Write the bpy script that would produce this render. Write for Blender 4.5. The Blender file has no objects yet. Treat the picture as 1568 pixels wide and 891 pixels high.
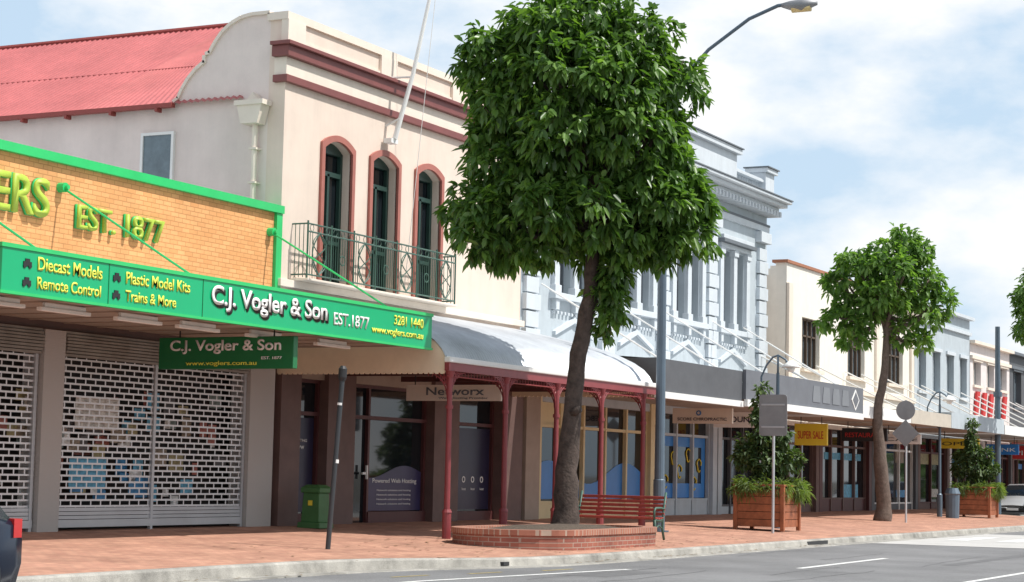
import bpy, math, random
import numpy as np
from mathutils import Vector, Matrix
random.seed(7); rng=np.random.default_rng(7)
sc=bpy.context.scene
R=math.radians

# ---------------------------------------------------------------- materials
def _n(nt,t,**k):
    n=nt.nodes.new(t)
    for a,b in k.items(): setattr(n,a,b)
    return n
def M(name,col,rough=.7,metal=0,var=.12,vs=2.5,bump=0,bs=60,streak=0,spec=.5,fine=.0):
    m=bpy.data.materials.new(name); m.use_nodes=True; nt=m.node_tree; L=nt.links
    bs_=nt.nodes['Principled BSDF']; bs_.inputs['Roughness'].default_value=rough; bs_.inputs['Metallic'].default_value=metal
    bs_.inputs['Specular IOR Level'].default_value=spec
    tc=_n(nt,'ShaderNodeTexCoord')
    no=_n(nt,'ShaderNodeTexNoise'); no.inputs['Scale'].default_value=vs; no.inputs['Detail'].default_value=8; no.inputs['Roughness'].default_value=.65
    L.new(tc.outputs['Object'],no.inputs['Vector'])
    mr=_n(nt,'ShaderNodeMapRange'); mr.inputs[1].default_value=.3; mr.inputs[2].default_value=.7
    mr.inputs[3].default_value=1-var; mr.inputs[4].default_value=1+var*.6
    L.new(no.outputs['Fac'],mr.inputs[0])
    fac=mr.outputs[0]
    def mul(a,b):
        q=_n(nt,'ShaderNodeMath',operation='MULTIPLY'); L.new(a,q.inputs[0]); L.new(b,q.inputs[1]); return q.outputs[0]
    if streak:
        mp=_n(nt,'ShaderNodeMapping'); mp.inputs['Scale'].default_value=(3,3,.35)
        n2=_n(nt,'ShaderNodeTexNoise'); n2.inputs['Scale'].default_value=1.3; n2.inputs['Detail'].default_value=7; n2.inputs['Roughness'].default_value=.7
        L.new(tc.outputs['Object'],mp.inputs[0]); L.new(mp.outputs[0],n2.inputs['Vector'])
        m2=_n(nt,'ShaderNodeMapRange'); m2.inputs[1].default_value=.4; m2.inputs[2].default_value=.75; m2.inputs[3].default_value=1; m2.inputs[4].default_value=1-streak
        L.new(n2.outputs['Fac'],m2.inputs[0]); fac=mul(fac,m2.outputs[0])
    if fine:
        n3=_n(nt,'ShaderNodeTexNoise'); n3.inputs['Scale'].default_value=90; n3.inputs['Detail'].default_value=3
        L.new(tc.outputs['Object'],n3.inputs['Vector'])
        m3=_n(nt,'ShaderNodeMapRange'); m3.inputs[1].default_value=.35; m3.inputs[2].default_value=.65; m3.inputs[3].default_value=1-fine; m3.inputs[4].default_value=1+fine
        L.new(n3.outputs['Fac'],m3.inputs[0]); fac=mul(fac,m3.outputs[0])
    vm=_n(nt,'ShaderNodeVectorMath',operation='SCALE'); vm.inputs[0].default_value=col[:3]; L.new(fac,vm.inputs['Scale'])
    L.new(vm.outputs[0],bs_.inputs['Base Color'])
    if bump:
        nb=_n(nt,'ShaderNodeTexNoise'); nb.inputs['Scale'].default_value=bs; nb.inputs['Detail'].default_value=4
        L.new(tc.outputs['Object'],nb.inputs['Vector'])
        b=_n(nt,'ShaderNodeBump'); b.inputs['Strength'].default_value=bump; b.inputs['Distance'].default_value=.02
        L.new(nb.outputs['Fac'],b.inputs['Height']); L.new(b.outputs[0],bs_.inputs['Normal'])
    return m
def brickmat(name,c1,c2,mort,bw,rh,ms,mode='wall',rough=.85,var=.25,herr=False):
    m=bpy.data.materials.new(name); m.use_nodes=True; nt=m.node_tree; L=nt.links
    p=nt.nodes['Principled BSDF']; p.inputs['Roughness'].default_value=rough; p.inputs['Specular IOR Level'].default_value=.25
    tc=_n(nt,'ShaderNodeTexCoord'); sp=_n(nt,'ShaderNodeSeparateXYZ'); cb=_n(nt,'ShaderNodeCombineXYZ')
    L.new(tc.outputs['Object'],sp.inputs[0])
    if mode=='wall':
        a=_n(nt,'ShaderNodeMath',operation='ADD'); L.new(sp.outputs[0],a.inputs[0]); L.new(sp.outputs[1],a.inputs[1])
        L.new(a.outputs[0],cb.inputs[0]); L.new(sp.outputs[2],cb.inputs[1])
    else:
        L.new(sp.outputs[0],cb.inputs[0]); L.new(sp.outputs[1],cb.inputs[1])
    br=_n(nt,'ShaderNodeTexBrick'); br.inputs['Scale'].default_value=1
    br.inputs['Color1'].default_value=(*c1,1); br.inputs['Color2'].default_value=(*c2,1); br.inputs['Mortar'].default_value=(*mort,1)
    br.inputs['Brick Width'].default_value=bw; br.inputs['Row Height'].default_value=rh; br.inputs['Mortar Size'].default_value=ms; br.inputs['Mortar Smooth'].default_value=.3
    L.new(cb.outputs[0],br.inputs['Vector'])
    no=_n(nt,'ShaderNodeTexNoise'); no.inputs['Scale'].default_value=.9; no.inputs['Detail'].default_value=9; no.inputs['Roughness'].default_value=.7; L.new(tc.outputs['Object'],no.inputs['Vector'])
    mr=_n(nt,'ShaderNodeMapRange'); mr.inputs[1].default_value=.3; mr.inputs[2].default_value=.7; mr.inputs[3].default_value=1-var; mr.inputs[4].default_value=1+var
    L.new(no.outputs['Fac'],mr.inputs[0])
    vm=_n(nt,'ShaderNodeVectorMath',operation='SCALE'); L.new(br.outputs['Color'],vm.inputs[0]); L.new(mr.outputs[0],vm.inputs['Scale'])
    L.new(vm.outputs[0],p.inputs['Base Color'])
    b=_n(nt,'ShaderNodeBump',invert=True); b.inputs['Strength'].default_value=.5; b.inputs['Distance'].default_value=.006
    L.new(br.outputs['Fac'],b.inputs['Height']); L.new(b.outputs[0],p.inputs['Normal'])
    return m
def shuttermat():
    m=bpy.data.materials.new('perforated_shutter_aluminium'); m.use_nodes=True; nt=m.node_tree; L=nt.links
    p=nt.nodes['Principled BSDF']; p.inputs['Roughness'].default_value=.45; p.inputs['Metallic'].default_value=.3
    p.inputs['Base Color'].default_value=(.66,.67,.68,1)
    tc=_n(nt,'ShaderNodeTexCoord'); sp=_n(nt,'ShaderNodeSeparateXYZ'); cb=_n(nt,'ShaderNodeCombineXYZ'); L.new(tc.outputs['Object'],sp.inputs[0])
    L.new(sp.outputs[0],cb.inputs[0]); L.new(sp.outputs[2],cb.inputs[1])
    br=_n(nt,'ShaderNodeTexBrick'); br.inputs['Scale'].default_value=1; br.inputs['Brick Width'].default_value=.27; br.inputs['Row Height'].default_value=.105; br.inputs['Mortar Size'].default_value=.0165; br.inputs['Mortar Smooth'].default_value=0
    L.new(cb.outputs[0],br.inputs['Vector'])
    t=_n(nt,'ShaderNodeBsdfTransparent'); mx=_n(nt,'ShaderNodeMixShader'); L.new(br.outputs['Fac'],mx.inputs[0]); L.new(t.outputs[0],mx.inputs[1]); L.new(p.outputs[0],mx.inputs[2])
    L.new(mx.outputs[0],nt.nodes['Material Output'].inputs['Surface'])
    return m
def leafmat(name,dark,mid,light,rough=.42,trans=.3):
    m=bpy.data.materials.new(name); m.use_nodes=True; nt=m.node_tree; L=nt.links
    p=nt.nodes['Principled BSDF']; p.inputs['Roughness'].default_value=rough; p.inputs['Specular IOR Level'].default_value=.45
    at=_n(nt,'ShaderNodeAttribute',attribute_name='tint'); cr=_n(nt,'ShaderNodeValToRGB')
    e=cr.color_ramp.elements; e[0].color=(*dark,1); e[1].color=(*light,1); x=e.new(.5); x.color=(*mid,1)
    L.new(at.outputs['Fac'],cr.inputs[0]); L.new(cr.outputs[0],p.inputs['Base Color'])
    tr=_n(nt,'ShaderNodeBsdfTranslucent'); vm=_n(nt,'ShaderNodeVectorMath',operation='MULTIPLY'); vm.inputs[1].default_value=(1.6,1.8,.6); L.new(cr.outputs[0],vm.inputs[0]); L.new(vm.outputs[0],tr.inputs[0])
    mx=_n(nt,'ShaderNodeMixShader'); mx.inputs[0].default_value=trans; L.new(p.outputs[0],mx.inputs[1]); L.new(tr.outputs[0],mx.inputs[2]); L.new(mx.outputs[0],nt.nodes['Material Output'].inputs['Surface'])
    return m

cream=M('cream_painted_render',(.76,.635,.54),.8,var=.07,vs=1.2,streak=.07,bump=.15)
creamside=M('cream_side_render',(.78,.68,.63),.85,var=.12,vs=.7,streak=.06,bump=.2)
creamtrim=M('cream_trim',(.80,.71,.61),.7,var=.05,streak=.05)
maroon=M('maroon_paint',(.21,.065,.06),.5,var=.15)
windowred=M('window_surround_red',(.40,.14,.11),.6,var=.12)
redroof=M('red_roof_metal',(.50,.135,.13),.5,var=.2,vs=.6,streak=.16)
redroof2=M('red_roof_edge',(.30,.06,.05),.6)
orange=brickmat('orange_painted_brick',(.78,.40,.17),(.68,.33,.13),(.52,.25,.10),.24,.086,.009,var=.14)
green=M('bright_green_paint',(.03,.53,.15),.4,var=.08)
greenf=M('fascia_green',(.0,.40,.16),.35,var=.06,vs=1)
dkgreen=M('dark_green_sign',(.01,.16,.05),.4,var=.05)
yellow=M('yellow_lettering',(.78,.80,.10),.5,var=.03)
yelgreen=M('yellow_green_lettering',(.42,.56,.06),.5,var=.05)
white=M('white_paint',(.80,.80,.78),.5,var=.06)
offwhite=M('offwhite_wall',(.84,.80,.72),.7,var=.05,streak=.08)
black=M('black_paint',(.02,.02,.022),.5)
pebble=M('pebble_pilaster',(.46,.44,.42),.9,var=.15,vs=60,fine=.4,bump=.6,bs=120)
shutter=shuttermat()
metal=M('galvanised_metal',(.50,.52,.54),.5,.4,var=.12,vs=1.2)
gal=M('verandah_corrugated_iron',(.66,.70,.74),.38,.35,var=.18,vs=.7,streak=.14)
glass=M('dark_window_glass',(.012,.016,.02),.04,var=.3,spec=.6)
glass2=M('grey_window_glass',(.10,.13,.15),.08,var=.4,vs=1.3,spec=.7)
postred=M('verandah_post_red',(.25,.045,.05),.45,var=.15,vs=6)
iron=M('green_wrought_iron',(.05,.12,.09),.5)
sash=M('dark_green_sash',(.02,.055,.045),.4)
brownwall=M('brown_shopfront_paint',(.14,.085,.075),.6,var=.2)
darkred=M('dark_red_brown',(.09,.028,.028),.5,var=.15)
tan=M('tan_shopfront',(.34,.27,.22),.7,var=.12)
navy=M('navy_window_film',(.02,.018,.05),.35,var=.2)
purple=M('purple_window_film',(.04,.035,.10),.35,var=.2)
soffit=M('awning_soffit',(.36,.31,.26),.8,var=.15,vs=1)
cgrey=M('grey_blue_render',(.47,.53,.57),.8,var=.08,streak=.12,bump=.1)
ctrim=M('grey_blue_trim',(.60,.65,.69),.75,var=.06,streak=.10)
cdark=M('slate_trim',(.14,.16,.18),.7,var=.1)
charcoal=M('charcoal_fascia',(.095,.10,.11),.6,var=.15)
slatef=M('slate_fascia',(.14,.15,.17),.6,var=.12)
slate2=M('slate_letters',(.19,.205,.225),.6,var=.1)
creamframe=M('cream_yellow_frames',(.70,.58,.34),.6,var=.06)
blue=M('blue_window_film',(.03,.20,.55),.4,var=.1)
yel=M('yellow_sign',(.80,.62,.05),.5,var=.05)
redsign=M('red_sign',(.55,.03,.03),.5,var=.06)
polegrey=M('blue_grey_pole',(.11,.155,.20),.45,.2,var=.1)
signback=M('sign_back_aluminium',(.27,.28,.29),.55,.4,var=.15)
asphalt=M('asphalt',(.19,.19,.192),.9,var=.28,vs=.4,fine=.3,bump=.4,bs=150)
concrete=M('kerb_concrete',(.36,.345,.31),.9,var=.5,vs=1.6,fine=.18,bump=.3)
conclight=M('pale_concrete_threshold',(.48,.47,.45),.9,var=.12,vs=.8,fine=.1)
roadpaint=M('worn_road_paint',(.70,.70,.68),.8,var=.25,vs=9,fine=.15)
pavers=brickmat('red_brick_pavers',(.50,.275,.19),(.40,.205,.145),(.27,.17,.13),.23,.115,.006,'floor',var=.3)
planterbrick=brickmat('planter_brick',(.34,.13,.09),(.27,.10,.075),(.36,.27,.22),.23,.085,.010,var=.25)
planterbrick2=brickmat('planter_coping_brick',(.40,.18,.12),(.32,.13,.09),(.44,.34,.27),.11,.3,.012,'wall',var=.25)
soil=M('planter_mulch',(.10,.075,.055),1,var=.5,vs=15,bump=1,bs=30)
bark=M('tree_bark',(.082,.060,.05),.95,var=.55,vs=7,bump=1,bs=22)
bark2=M('tree_bark_light',(.14,.105,.085),.95,var=.4,vs=9,bump=1,bs=22)
wood=M('stained_timber',(.34,.115,.05),.6,var=.35,vs=5,bump=.3)
benchred=M('bench_slat_red',(.33,.055,.04),.45,var=.25,vs=8)
ground=M('ground_earth',(.16,.15,.13),1,var=.3,vs=.2)
tube=M('fluorescent_tube_casing',(.85,.85,.82),.4)
leafA=leafmat('tree_leaves',(.035,.080,.020),(.090,.180,.040),(.18,.30,.075),.36,.36)
leafB=leafmat('young_tree_leaves',(.06,.13,.035),(.13,.24,.055),(.23,.35,.10),.5,.42)
leafC=leafmat('shrub_leaves',(.03,.06,.02),(.07,.12,.04),(.15,.20,.07),.5,.25)
fern=leafmat('trailing_fern',(.08,.13,.04),(.14,.21,.06),(.24,.30,.11),.5,.35)
poster=[M('poster_%d'%i,c,.5,var=.5,vs=9) for i,c in enumerate([(.60,.56,.50),(.05,.26,.52),(.12,.42,.62),(.35,.10,.07),(.75,.75,.72),(.10,.09,.09),(.30,.24,.17),(.35,.30,.14),(.20,.26,.24)])]

# ---------------------------------------------------------------- geometry helpers
def E(name):
    o=bpy.data.objects.new(name,None); sc.collection.objects.link(o); return o
class G:
    def __init__(s,name,mat,parent=None): s.n=name; s.m=mat; s.p=parent; s.v=[]; s.f=[]
    def add(s,vs,fs):
        b=len(s.v); s.v+= [tuple(map(float,q)) for q in vs]; s.f+=[tuple(b+i for i in f) for f in fs]; return s
    def box(s,x0,x1,y0,y1,z0,z1):
        return s.add([(x0,y0,z0),(x1,y0,z0),(x1,y1,z0),(x0,y1,z0),(x0,y0,z1),(x1,y0,z1),(x1,y1,z1),(x0,y1,z1)],
              [(0,3,2,1),(4,5,6,7),(0,1,5,4),(1,2,6,5),(2,3,7,6),(3,0,4,7)])
    def pry(s,pts,y0,y1):
        n=len(pts); a=[(x,y0,z) for x,z in pts]+[(x,y1,z) for x,z in pts]
        return s.add(a,[tuple(range(n)),tuple(range(2*n-1,n-1,-1))]+[(i,(i+1)%n+0,(i+1)%n+n,i+n) for i in range(n)])
    def prx(s,pts,x0,x1):
        n=len(pts); a=[(x0,y,z) for y,z in pts]+[(x1,y,z) for y,z in pts]
        return s.add(a,[tuple(range(n)),tuple(range(2*n-1,n-1,-1))]+[(i,(i+1)%n,(i+1)%n+n,i+n) for i in range(n)])
    def prz(s,pts,z0,z1):
        n=len(pts); a=[(x,y,z0) for x,y in pts]+[(x,y,z1) for x,y in pts]
        return s.add(a,[tuple(range(n)),tuple(range(2*n-1,n-1,-1))]+[(i,(i+1)%n,(i+1)%n+n,i+n) for i in range(n)])
    def tube(s,pts,r,n=8,cap=True):
        pts=[Vector(p) for p in pts]; k=len(pts)
        rs=r if isinstance(r,(list,tuple)) else [r]*k
        vs=[];fs=[]; up=Vector((0,0,1)); prev=None
        for i,p in enumerate(pts):
            d=(pts[min(i+1,k-1)]-pts[max(i-1,0)]).normalized()
            if prev is None:
                a=d.cross(up); 
                if a.length<.05: a=d.cross(Vector((1,0,0)))
            else: a=prev-d*prev.dot(d)
            a.normalize(); prev=a; b=d.cross(a)
            for j in range(n):
                t=2*math.pi*j/n; vs.append(p+(a*math.cos(t)+b*math.sin(t))*rs[i])
        for i in range(k-1):
            for j in range(n):
                fs.append((i*n+j,i*n+(j+1)%n,(i+1)*n+(j+1)%n,(i+1)*n+j))
        if cap: fs.append(tuple(range(n-1,-1,-1))); fs.append(tuple(range((k-1)*n,k*n)))
        return s.add(vs,fs)
    def bar(s,a,b,r,n=6): return s.tube([a,b],r,n)
    def wall(s,x0,x1,z0,z1,y0,y1,ops):
        xs=x0
        cols={}
        for o in sorted(ops): cols.setdefault((o[0],o[1]),[]).append(o)
        for (a,b),os in sorted(cols.items()):
            if a>xs: s.box(xs,a,y0,y1,z0,z1)
            z=z0
            for o in sorted(os,key=lambda q:q[2]):
                if o[2]>z: s.box(a,b,y0,y1,z,o[2])
                z=o[3]
            if z<z1: s.box(a,b,y0,y1,z,z1)
            xs=b
        if xs<x1: s.box(xs,x1,y0,y1,z0,z1)
        return s
    def done(s,smooth=False,bevel=0):
        me=bpy.data.meshes.new(s.n); me.from_pydata(s.v,[],s.f); me.update()
        o=bpy.data.objects.new(s.n,me); sc.collection.objects.link(o); me.materials.append(s.m)
        if s.p: o.parent=s.p
        if smooth: me.polygons.foreach_set('use_smooth',[True]*len(me.polygons))
        if bevel:
            md=o.modifiers.new('bevel','BEVEL'); md.width=bevel; md.segments=2; md.limit_method='ANGLE'
        return o
def text(s,mat,parent,org,width,height,face='-Y',ext=.01,off=0.012,shear=0,name='lettering',align='L'):
    cu=bpy.data.curves.new(name,'FONT'); cu.body=s; cu.size=1; cu.extrude=0; cu.offset=off; cu.shear=shear
    tmp=bpy.data.objects.new('tmp',cu); sc.collection.objects.link(tmp); bpy.context.view_layer.update()
    me=bpy.data.meshes.new_from_object(tmp.evaluated_get(bpy.context.evaluated_depsgraph_get()))
    bpy.data.objects.remove(tmp)
    n=len(me.vertices); co=np.zeros(n*3); me.vertices.foreach_get('co',co); co=co.reshape(-1,3)
    mn,mx=co.min(0),co.max(0)
    u=(co[:,0]-mn[0])/(mx[0]-mn[0])*width; v=(co[:,1]-mn[1])/(mx[1]-mn[1])*height
    if align=='R': u-=width
    if align=='C': u-=width/2
    out=np.zeros_like(co)
    if face=='-Y': out[:,0]=org[0]+u; out[:,1]=org[1]; out[:,2]=org[2]+v
    else: out[:,0]=org[0]; out[:,1]=org[1]-u; out[:,2]=org[2]+v
    me.vertices.foreach_set('co',out.ravel()); me.update()
    me.materials.clear(); me.materials.append(mat); me.name=name
    o=bpy.data.objects.new(name,me); sc.collection.objects.link(o); o.parent=parent
    if ext:
        md=o.modifiers.new('thick','SOLIDIFY'); md.thickness=ext; md.offset=0
    return o
def gz(y): return -.032*(22-y)
RZ=-.37

# ---------------------------------------------------------------- ground, road, footpath
G('ground',ground).add([(-400,-600,-.42),(1500,-600,-.42),(1500,900,-.42),(-400,900,-.42)],[(0,1,2,3)]).done()
G('road',asphalt).add([(-300,-1.5,RZ),(700,-1.5,RZ),(700,21.5,RZ),(-300,21.5,RZ)],[(0,1,2,3)]).done()
kl=[(-80,15.6),(10,15.6),(24.2,15.6),(25.2,15.55),(26.4,15.35),(28.4,14.65),(29.6,14.38),(31,14.3),(60,14.35),(79,14.4),(81.5,19.2),(93,19.2),(96,14.6),(400,14.6)]
kl2=[]
for (a,b) in zip(kl[:-1],kl[1:]):
    L_=b[0]-a[0]; n=max(1,int(L_/2.4)) if a[0]>5 and b[0]<110 else 1
    for i in range(n): t=i/n; kl2.append((a[0]+L_*t,a[1]+(b[1]-a[1])*t))
kl2.append(kl[-1])
fp=G('footpath',pavers); kb=E('kerb'); kt=G('kerb_stone',concrete,kb); gt=G('gutter_channel',concrete,kb)
jo=G('kerb_joints',M('kerb_joint_dirt',(.14,.13,.12),.9),kb)
for (x0,y0),(x1,y1) in zip(kl2[:-1],kl2[1:]):
    k=.16
    fp.add([(x0,y0+k,gz(y0+k)),(x1,y1+k,gz(y1+k)),(x1,24,gz(24)),(x0,24,gz(24))],[(0,1,2,3)])
    g0,g1=gz(y0)+.012,gz(y1)+.012
    kt.add([(x0,y0+k,g0),(x1,y1+k,g1),(x1,y1+.03,g1),(x0,y0+.03,g0),(x1,y1,g1-.03),(x0,y0,g0-.03),(x1,y1-.03,RZ-.01),(x0,y0-.03,RZ-.01),(x1,y1+k,g1-.05),(x0,y0+k,g0-.05)],
      [(3,2,1,0),(5,4,2,3),(7,6,4,5),(0,1,8,9)])
    gt.add([(x0,y0-.028,RZ+.008),(x1,y1-.028,RZ+.008),(x1,y1-.42,RZ+.018),(x0,y0-.42,RZ+.018),(x1,y1-.43,RZ-.01),(x0,y0-.43,RZ-.01)],[(3,2,1,0),(5,4,2,3)])
    jo.box(x0-.006,x0+.006,y0+.031,y0+k,g0-.02,g0+.001)
fp.done(); kt.done(); gt.done(); jo.done()
mk=G('road_markings',roadpaint)
zz=RZ+.004
def strip(x0,y0,x1,y1,w,z=zz):
    mk.add([(x0,y0-w/2,z),(x1,y1-w/2,z),(x1,y1+w/2,z),(x0,y0+w/2,z)],[(0,1,2,3)])
strip(12,13.55,24,13.45,.12); strip(24,13.45,29.6,12.75,.12)
strip(32.4,10.8,38.2,10.95,.14); strip(20.6,10.6,26.4,10.7,.14); strip(8,10.5,14,10.5,.14)
strip(66,10.9,72,10.9,.14); strip(78,10.9,84,10.9,.14)
strip(30,7.4,120,7.4,.12)
G('pedestrian_crossing_pavement',conclight).add([(47,14.3-.44,RZ+.006),(47.5,-1,RZ+.006),(59,-1,RZ+.006),(59,14.3-.44,RZ+.006)],[(0,1,2,3)]).done()
for i in range(9): mk.add([(51.5,13.2-i*1.3,RZ+.011),(55.5,13.2-i*1.3,RZ+.011),(55.5,12.6-i*1.3,RZ+.011),(51.5,12.6-i*1.3,RZ+.011)],[(3,2,1,0)])
mk.done()
pt=G('asphalt_patches',M('asphalt_patch',(.135,.135,.137),.9,var=.25,fine=.3))
pt.add([(27,12.0,RZ+.002),(29.2,12.0,RZ+.002),(29.2,12.9,RZ+.002),(27,12.85,RZ+.002)],[(0,1,2,3)])
pt.add([(36,9.0,RZ+.002),(60,9.2,RZ+.002),(60,9.5,RZ+.002),(36,9.3,RZ+.002)],[(0,1,2,3)])
rr=random.Random(12)
for k in range(9):
    x=rr.uniform(24,50); y=rr.uniform(8,13.6); p=[(x,y)]
    for j in range(7): p.append((p[-1][0]+rr.uniform(.4,1.1),p[-1][1]+rr.uniform(-.12,.12)))
    for a,b in zip(p[:-1],p[1:]): pt.add([(a[0],a[1]-.018,RZ+.003),(b[0],b[1]-.018,RZ+.003),(b[0],b[1]+.018,RZ+.003),(a[0],a[1]+.018,RZ+.003)],[(0,1,2,3)])
pt.done()
yt=G('faded_yellow_marks',M('faded_yellow_paint',(.42,.33,.12),.9,var=.4,vs=8)); 
for x in (24.5,26.2,28.0): yt.add([(x,14.2-.2*(x-24.5),zz),(x+.9,14.1-.2*(x-24.5),zz),(x+.9,14.18-.2*(x-24.5),zz),(x,14.28-.2*(x-24.5),zz)],[(0,1,2,3)])
yt.done()
g=G('kerb_drain_inlet',black)
g.box(43.5,45.0,14.30,14.36,-.36,-.27).box(28.6,28.8,14.53,14.62,-.35,-.29); g.done()
lt=G('leaf_litter',M('fallen_leaves',(.20,.13,.06),.9,var=.5,vs=4)); rr=random.Random(5)
for k in range(420):
    if k%3==0: x=rr.uniform(18,45); y=14.28-.05-rr.random()*.3 if x>30 else 15.5-rr.random()*.35 ; z=RZ+.03; 
    else: x=rr.gauss(34.5,4); y=rr.uniform(14.7,18.5); z=gz(y)+.012
    if 25<x<30.5 and k%3==0: continue
    a=rr.uniform(0,6.28); l=rr.uniform(.03,.08); w=l*.4
    lt.add([(x-l*math.cos(a),y-l*math.sin(a),z),(x+w*math.sin(a),y-w*math.cos(a),z+.006),(x+l*math.cos(a),y+l*math.sin(a),z),(x-w*math.sin(a),y+w*math.cos(a),z+.003)],[(0,1,2,3)])
lt.done()

# ---------------------------------------------------------------- building A : hobby shop
A=E('hobby_shop_building')
G('parapet_brick',orange,A).box(14,32.9,22,22.28,3.9,6.26).done()
G('parapet_capping',green,A).box(13.9,33.0,21.9,22.36,6.262,6.42).box(32.78,32.98,21.93,22.3,4.0,6.258).done()
G('rear_walls_and_roof',metal,A).box(14,32.9,22.9,42,-.1,5.2).done()
G('pilasters',pebble,A).box(25.88,26.42,21.9,22.35,-.1,3.4).box(32.0,32.85,21.9,22.35,-.1,3.4).box(17,17.5,21.9,22.35,-.1,3.4).done()
G('shopfront_head',brownwall,A).box(14,32.9,22.02,22.3,3.3,3.9).done()
sh=G('roller_shutter_curtain',shutter,A)
for a,b in ((26.42,32.0),(17.5,25.88)): sh.add([(a,22.02,.40),(b,22.02,.40),(b,22.02,2.98),(a,22.02,2.98)],[(0,1,2,3)])
sh.done()
g=G('roller_shutter_box',M('dusty_shutter_box',(.30,.28,.25),.6,.3,var=.3,vs=2),A)
for a,b in ((26.45,31.97),(17.5,25.85)):
    for i in range(8):
        z=2.98+i*.055; dy=.06*math.sin(i/7*math.pi)
        g.box(a,b,21.93-dy,22.0,z,z+.042)
g.done()
g=G('roller_shutter_rails',metal,A)
for a,b in ((26.45,31.97),(17.5,25.85)):
    for i in range(3): g.box(a,b,22.0,22.03,.2+i*.068,.2+i*.068+.058)
g.box(26.45,31.97,21.98,22.06,.06,.19).box(17.5,25.85,21.98,22.06,.06,.19)
for x in (26.44,29.1,31.95,25.8,23.2,20.5): g.box(x-.035,x+.035,21.985,22.05,0,2.979)
g.done()
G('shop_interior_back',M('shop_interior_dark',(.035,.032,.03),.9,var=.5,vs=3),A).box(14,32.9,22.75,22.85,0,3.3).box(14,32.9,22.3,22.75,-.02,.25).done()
rr=random.Random(8)
for mi in range(len(poster)):
    g=G('window_display_%d'%mi,poster[mi],A)
    for k in range(15):
        x=rr.uniform(18,31.5); w=rr.uniform(.12,.45); z=rr.uniform(.35,2.3); h=rr.uniform(.12,.38); y=22.12+rr.uniform(0,.3)+mi*.006
        if mi==1: x=rr.uniform(26.6,29.2); z=rr.uniform(.45,1.0)
        g.box(x,x+w,y,y+.005,z,z+h)
    if mi==0: g.box(27.0,28.2,22.11,22.112,1.75,2.3)
    if mi==2: g.box(26.9,27.9,22.113,22.115,.75,1.25)
    g.done()
g=G('awning_fascia_green',greenf,A)
g.box(20.75,32.8,18.32,18.38,3.5,4.1); g.box(20.69,20.75,18.32,22,3.5,4.1); g.done()
g=G('awning_fascia_border',green,A)
g.box(20.74,32.82,18.30,18.40,4.1,4.16).box(20.74,32.82,18.30,18.40,3.46,3.5).box(20.66,20.74,18.30,22,4.1,4.16).box(20.66,20.74,18.3,22,3.46,3.5); g.done()
G('awning_deck',metal,A).box(20.76,32.78,18.4,21.98,3.84,3.9).done()
g=G('awning_soffit',soffit,A).box(20.76,32.78,18.4,21.98,3.55,3.6); g.done()
g=G('soffit_battens',tan,A)
for i in range(14): x=21+i*.9; g.box(x,x+.05,18.4,21.95,3.53,3.549)
g.done()
g=G('fluorescent_lights',tube,A)
for x in (21.2,22.7,24.5,26.1,28.1,30.3): g.box(x,x+1.15,19.3,19.4,3.40,3.46).box(x+.1,x+1.05,19.32,19.38,3.46,3.53)
g.done(bevel=.01)
g=G('awning_tie_rods',green,A)
for x in (22.4,26.2,32.6):
    g.bar((x,21.9,5.83),(x,18.7,4.0),.02); g.tube([(x,22.0,5.85),(x,21.86,5.85)],.085,10)
    g.tube([(x,21.86,5.85),(x,21.8,5.85)],.04)
g.done()
text('VOGLERS',yelgreen,A,(25.85,21.93,5.27),3.9,.66,ext=.07,off=.012,align='R',name='raised_lettering')
text('VOGLERS',green,A,(25.86,21.97,5.265),3.92,.675,ext=.05,off=.02,align='R',name='raised_lettering_edge')
text('EST. 1877',yelgreen,A,(26.62,21.93,5.20),2.44,.42,ext=.07,off=.006,name='raised_lettering')
text('EST. 1877',green,A,(26.61,21.97,5.195),2.46,.43,ext=.05,off=.012,name='raised_lettering_edge')
fy=18.31
text('Diecast Models',yellow,A,(21.42,fy,3.84),1.42,.19,name='fascia_text')
text('Remote Control',yellow,A,(21.42,fy,3.58),1.40,.17,name='fascia_text')
text('Plastic Model Kits',yellow,A,(23.4,fy,3.84),1.6,.18,name='fascia_text')
text('Trains & More',yellow,A,(23.4,fy,3.58),1.25,.165,name='fascia_text')
text('C.J. Vogler & Son',black,A,(25.62,fy+.003,3.59),3.46,.41,off=.04,name='fascia_text')
text('C.J. Vogler & Son',white,A,(25.57,fy-.012,3.63),3.44,.41,off=.018,name='fascia_text')
text('EST.1877',white,A,(29.25,fy,3.68),1.2,.22,name='fascia_text')
text('3281 1440',yellow,A,(31.35,fy,3.84),1.1,.18,name='fascia_text')
text('www.voglers.com.au',yellow,A,(30.55,fy,3.60),1.9,.17,name='fascia_text')
text('ut',yellow,A,(20.68,18.9,3.68),.4,.25,face='-X',name='fascia_text')
g=G('fascia_car_icons',black,A)
for x in (21.12,23.1):
    for z in (3.62,3.88):
        g.box(x,x+.17,fy-.003,fy+.008,z,z+.06).box(x+.04,x+.13,fy-.003,fy+.008,z+.06,z+.1)
        g.tube([(x+.03,fy-.004,z),(x+.03,fy+.008,z)],.035,8).tube([(x+.14,fy-.004,z),(x+.14,fy+.008,z)],.035,8)
g.done()
g=G('fascia_sheet_joints',dkgreen,A)
for x in (23.0,25.35): g.box(x,x+.012,18.312,18.325,3.5,4.1)
g.done()
S=E('hanging_shop_sign')
G('sign_box',dkgreen,S).box(28.36,28.5,18.55,21.4,2.86,3.42).done(bevel=.01)
G('sign_hangers',black,S).bar((28.43,19,3.4),(28.43,19,3.56),.015).bar((28.43,21,3.4),(28.43,21,3.56),.015).done()
text('C.J. Vogler & Son',white,S,(28.35,21.15,3.12),2.35,.25,face='-X',off=.02)
text('EST. 1877',white,S,(28.35,19.2,3.02),.42,.05,face='-X',off=.01)
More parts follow.
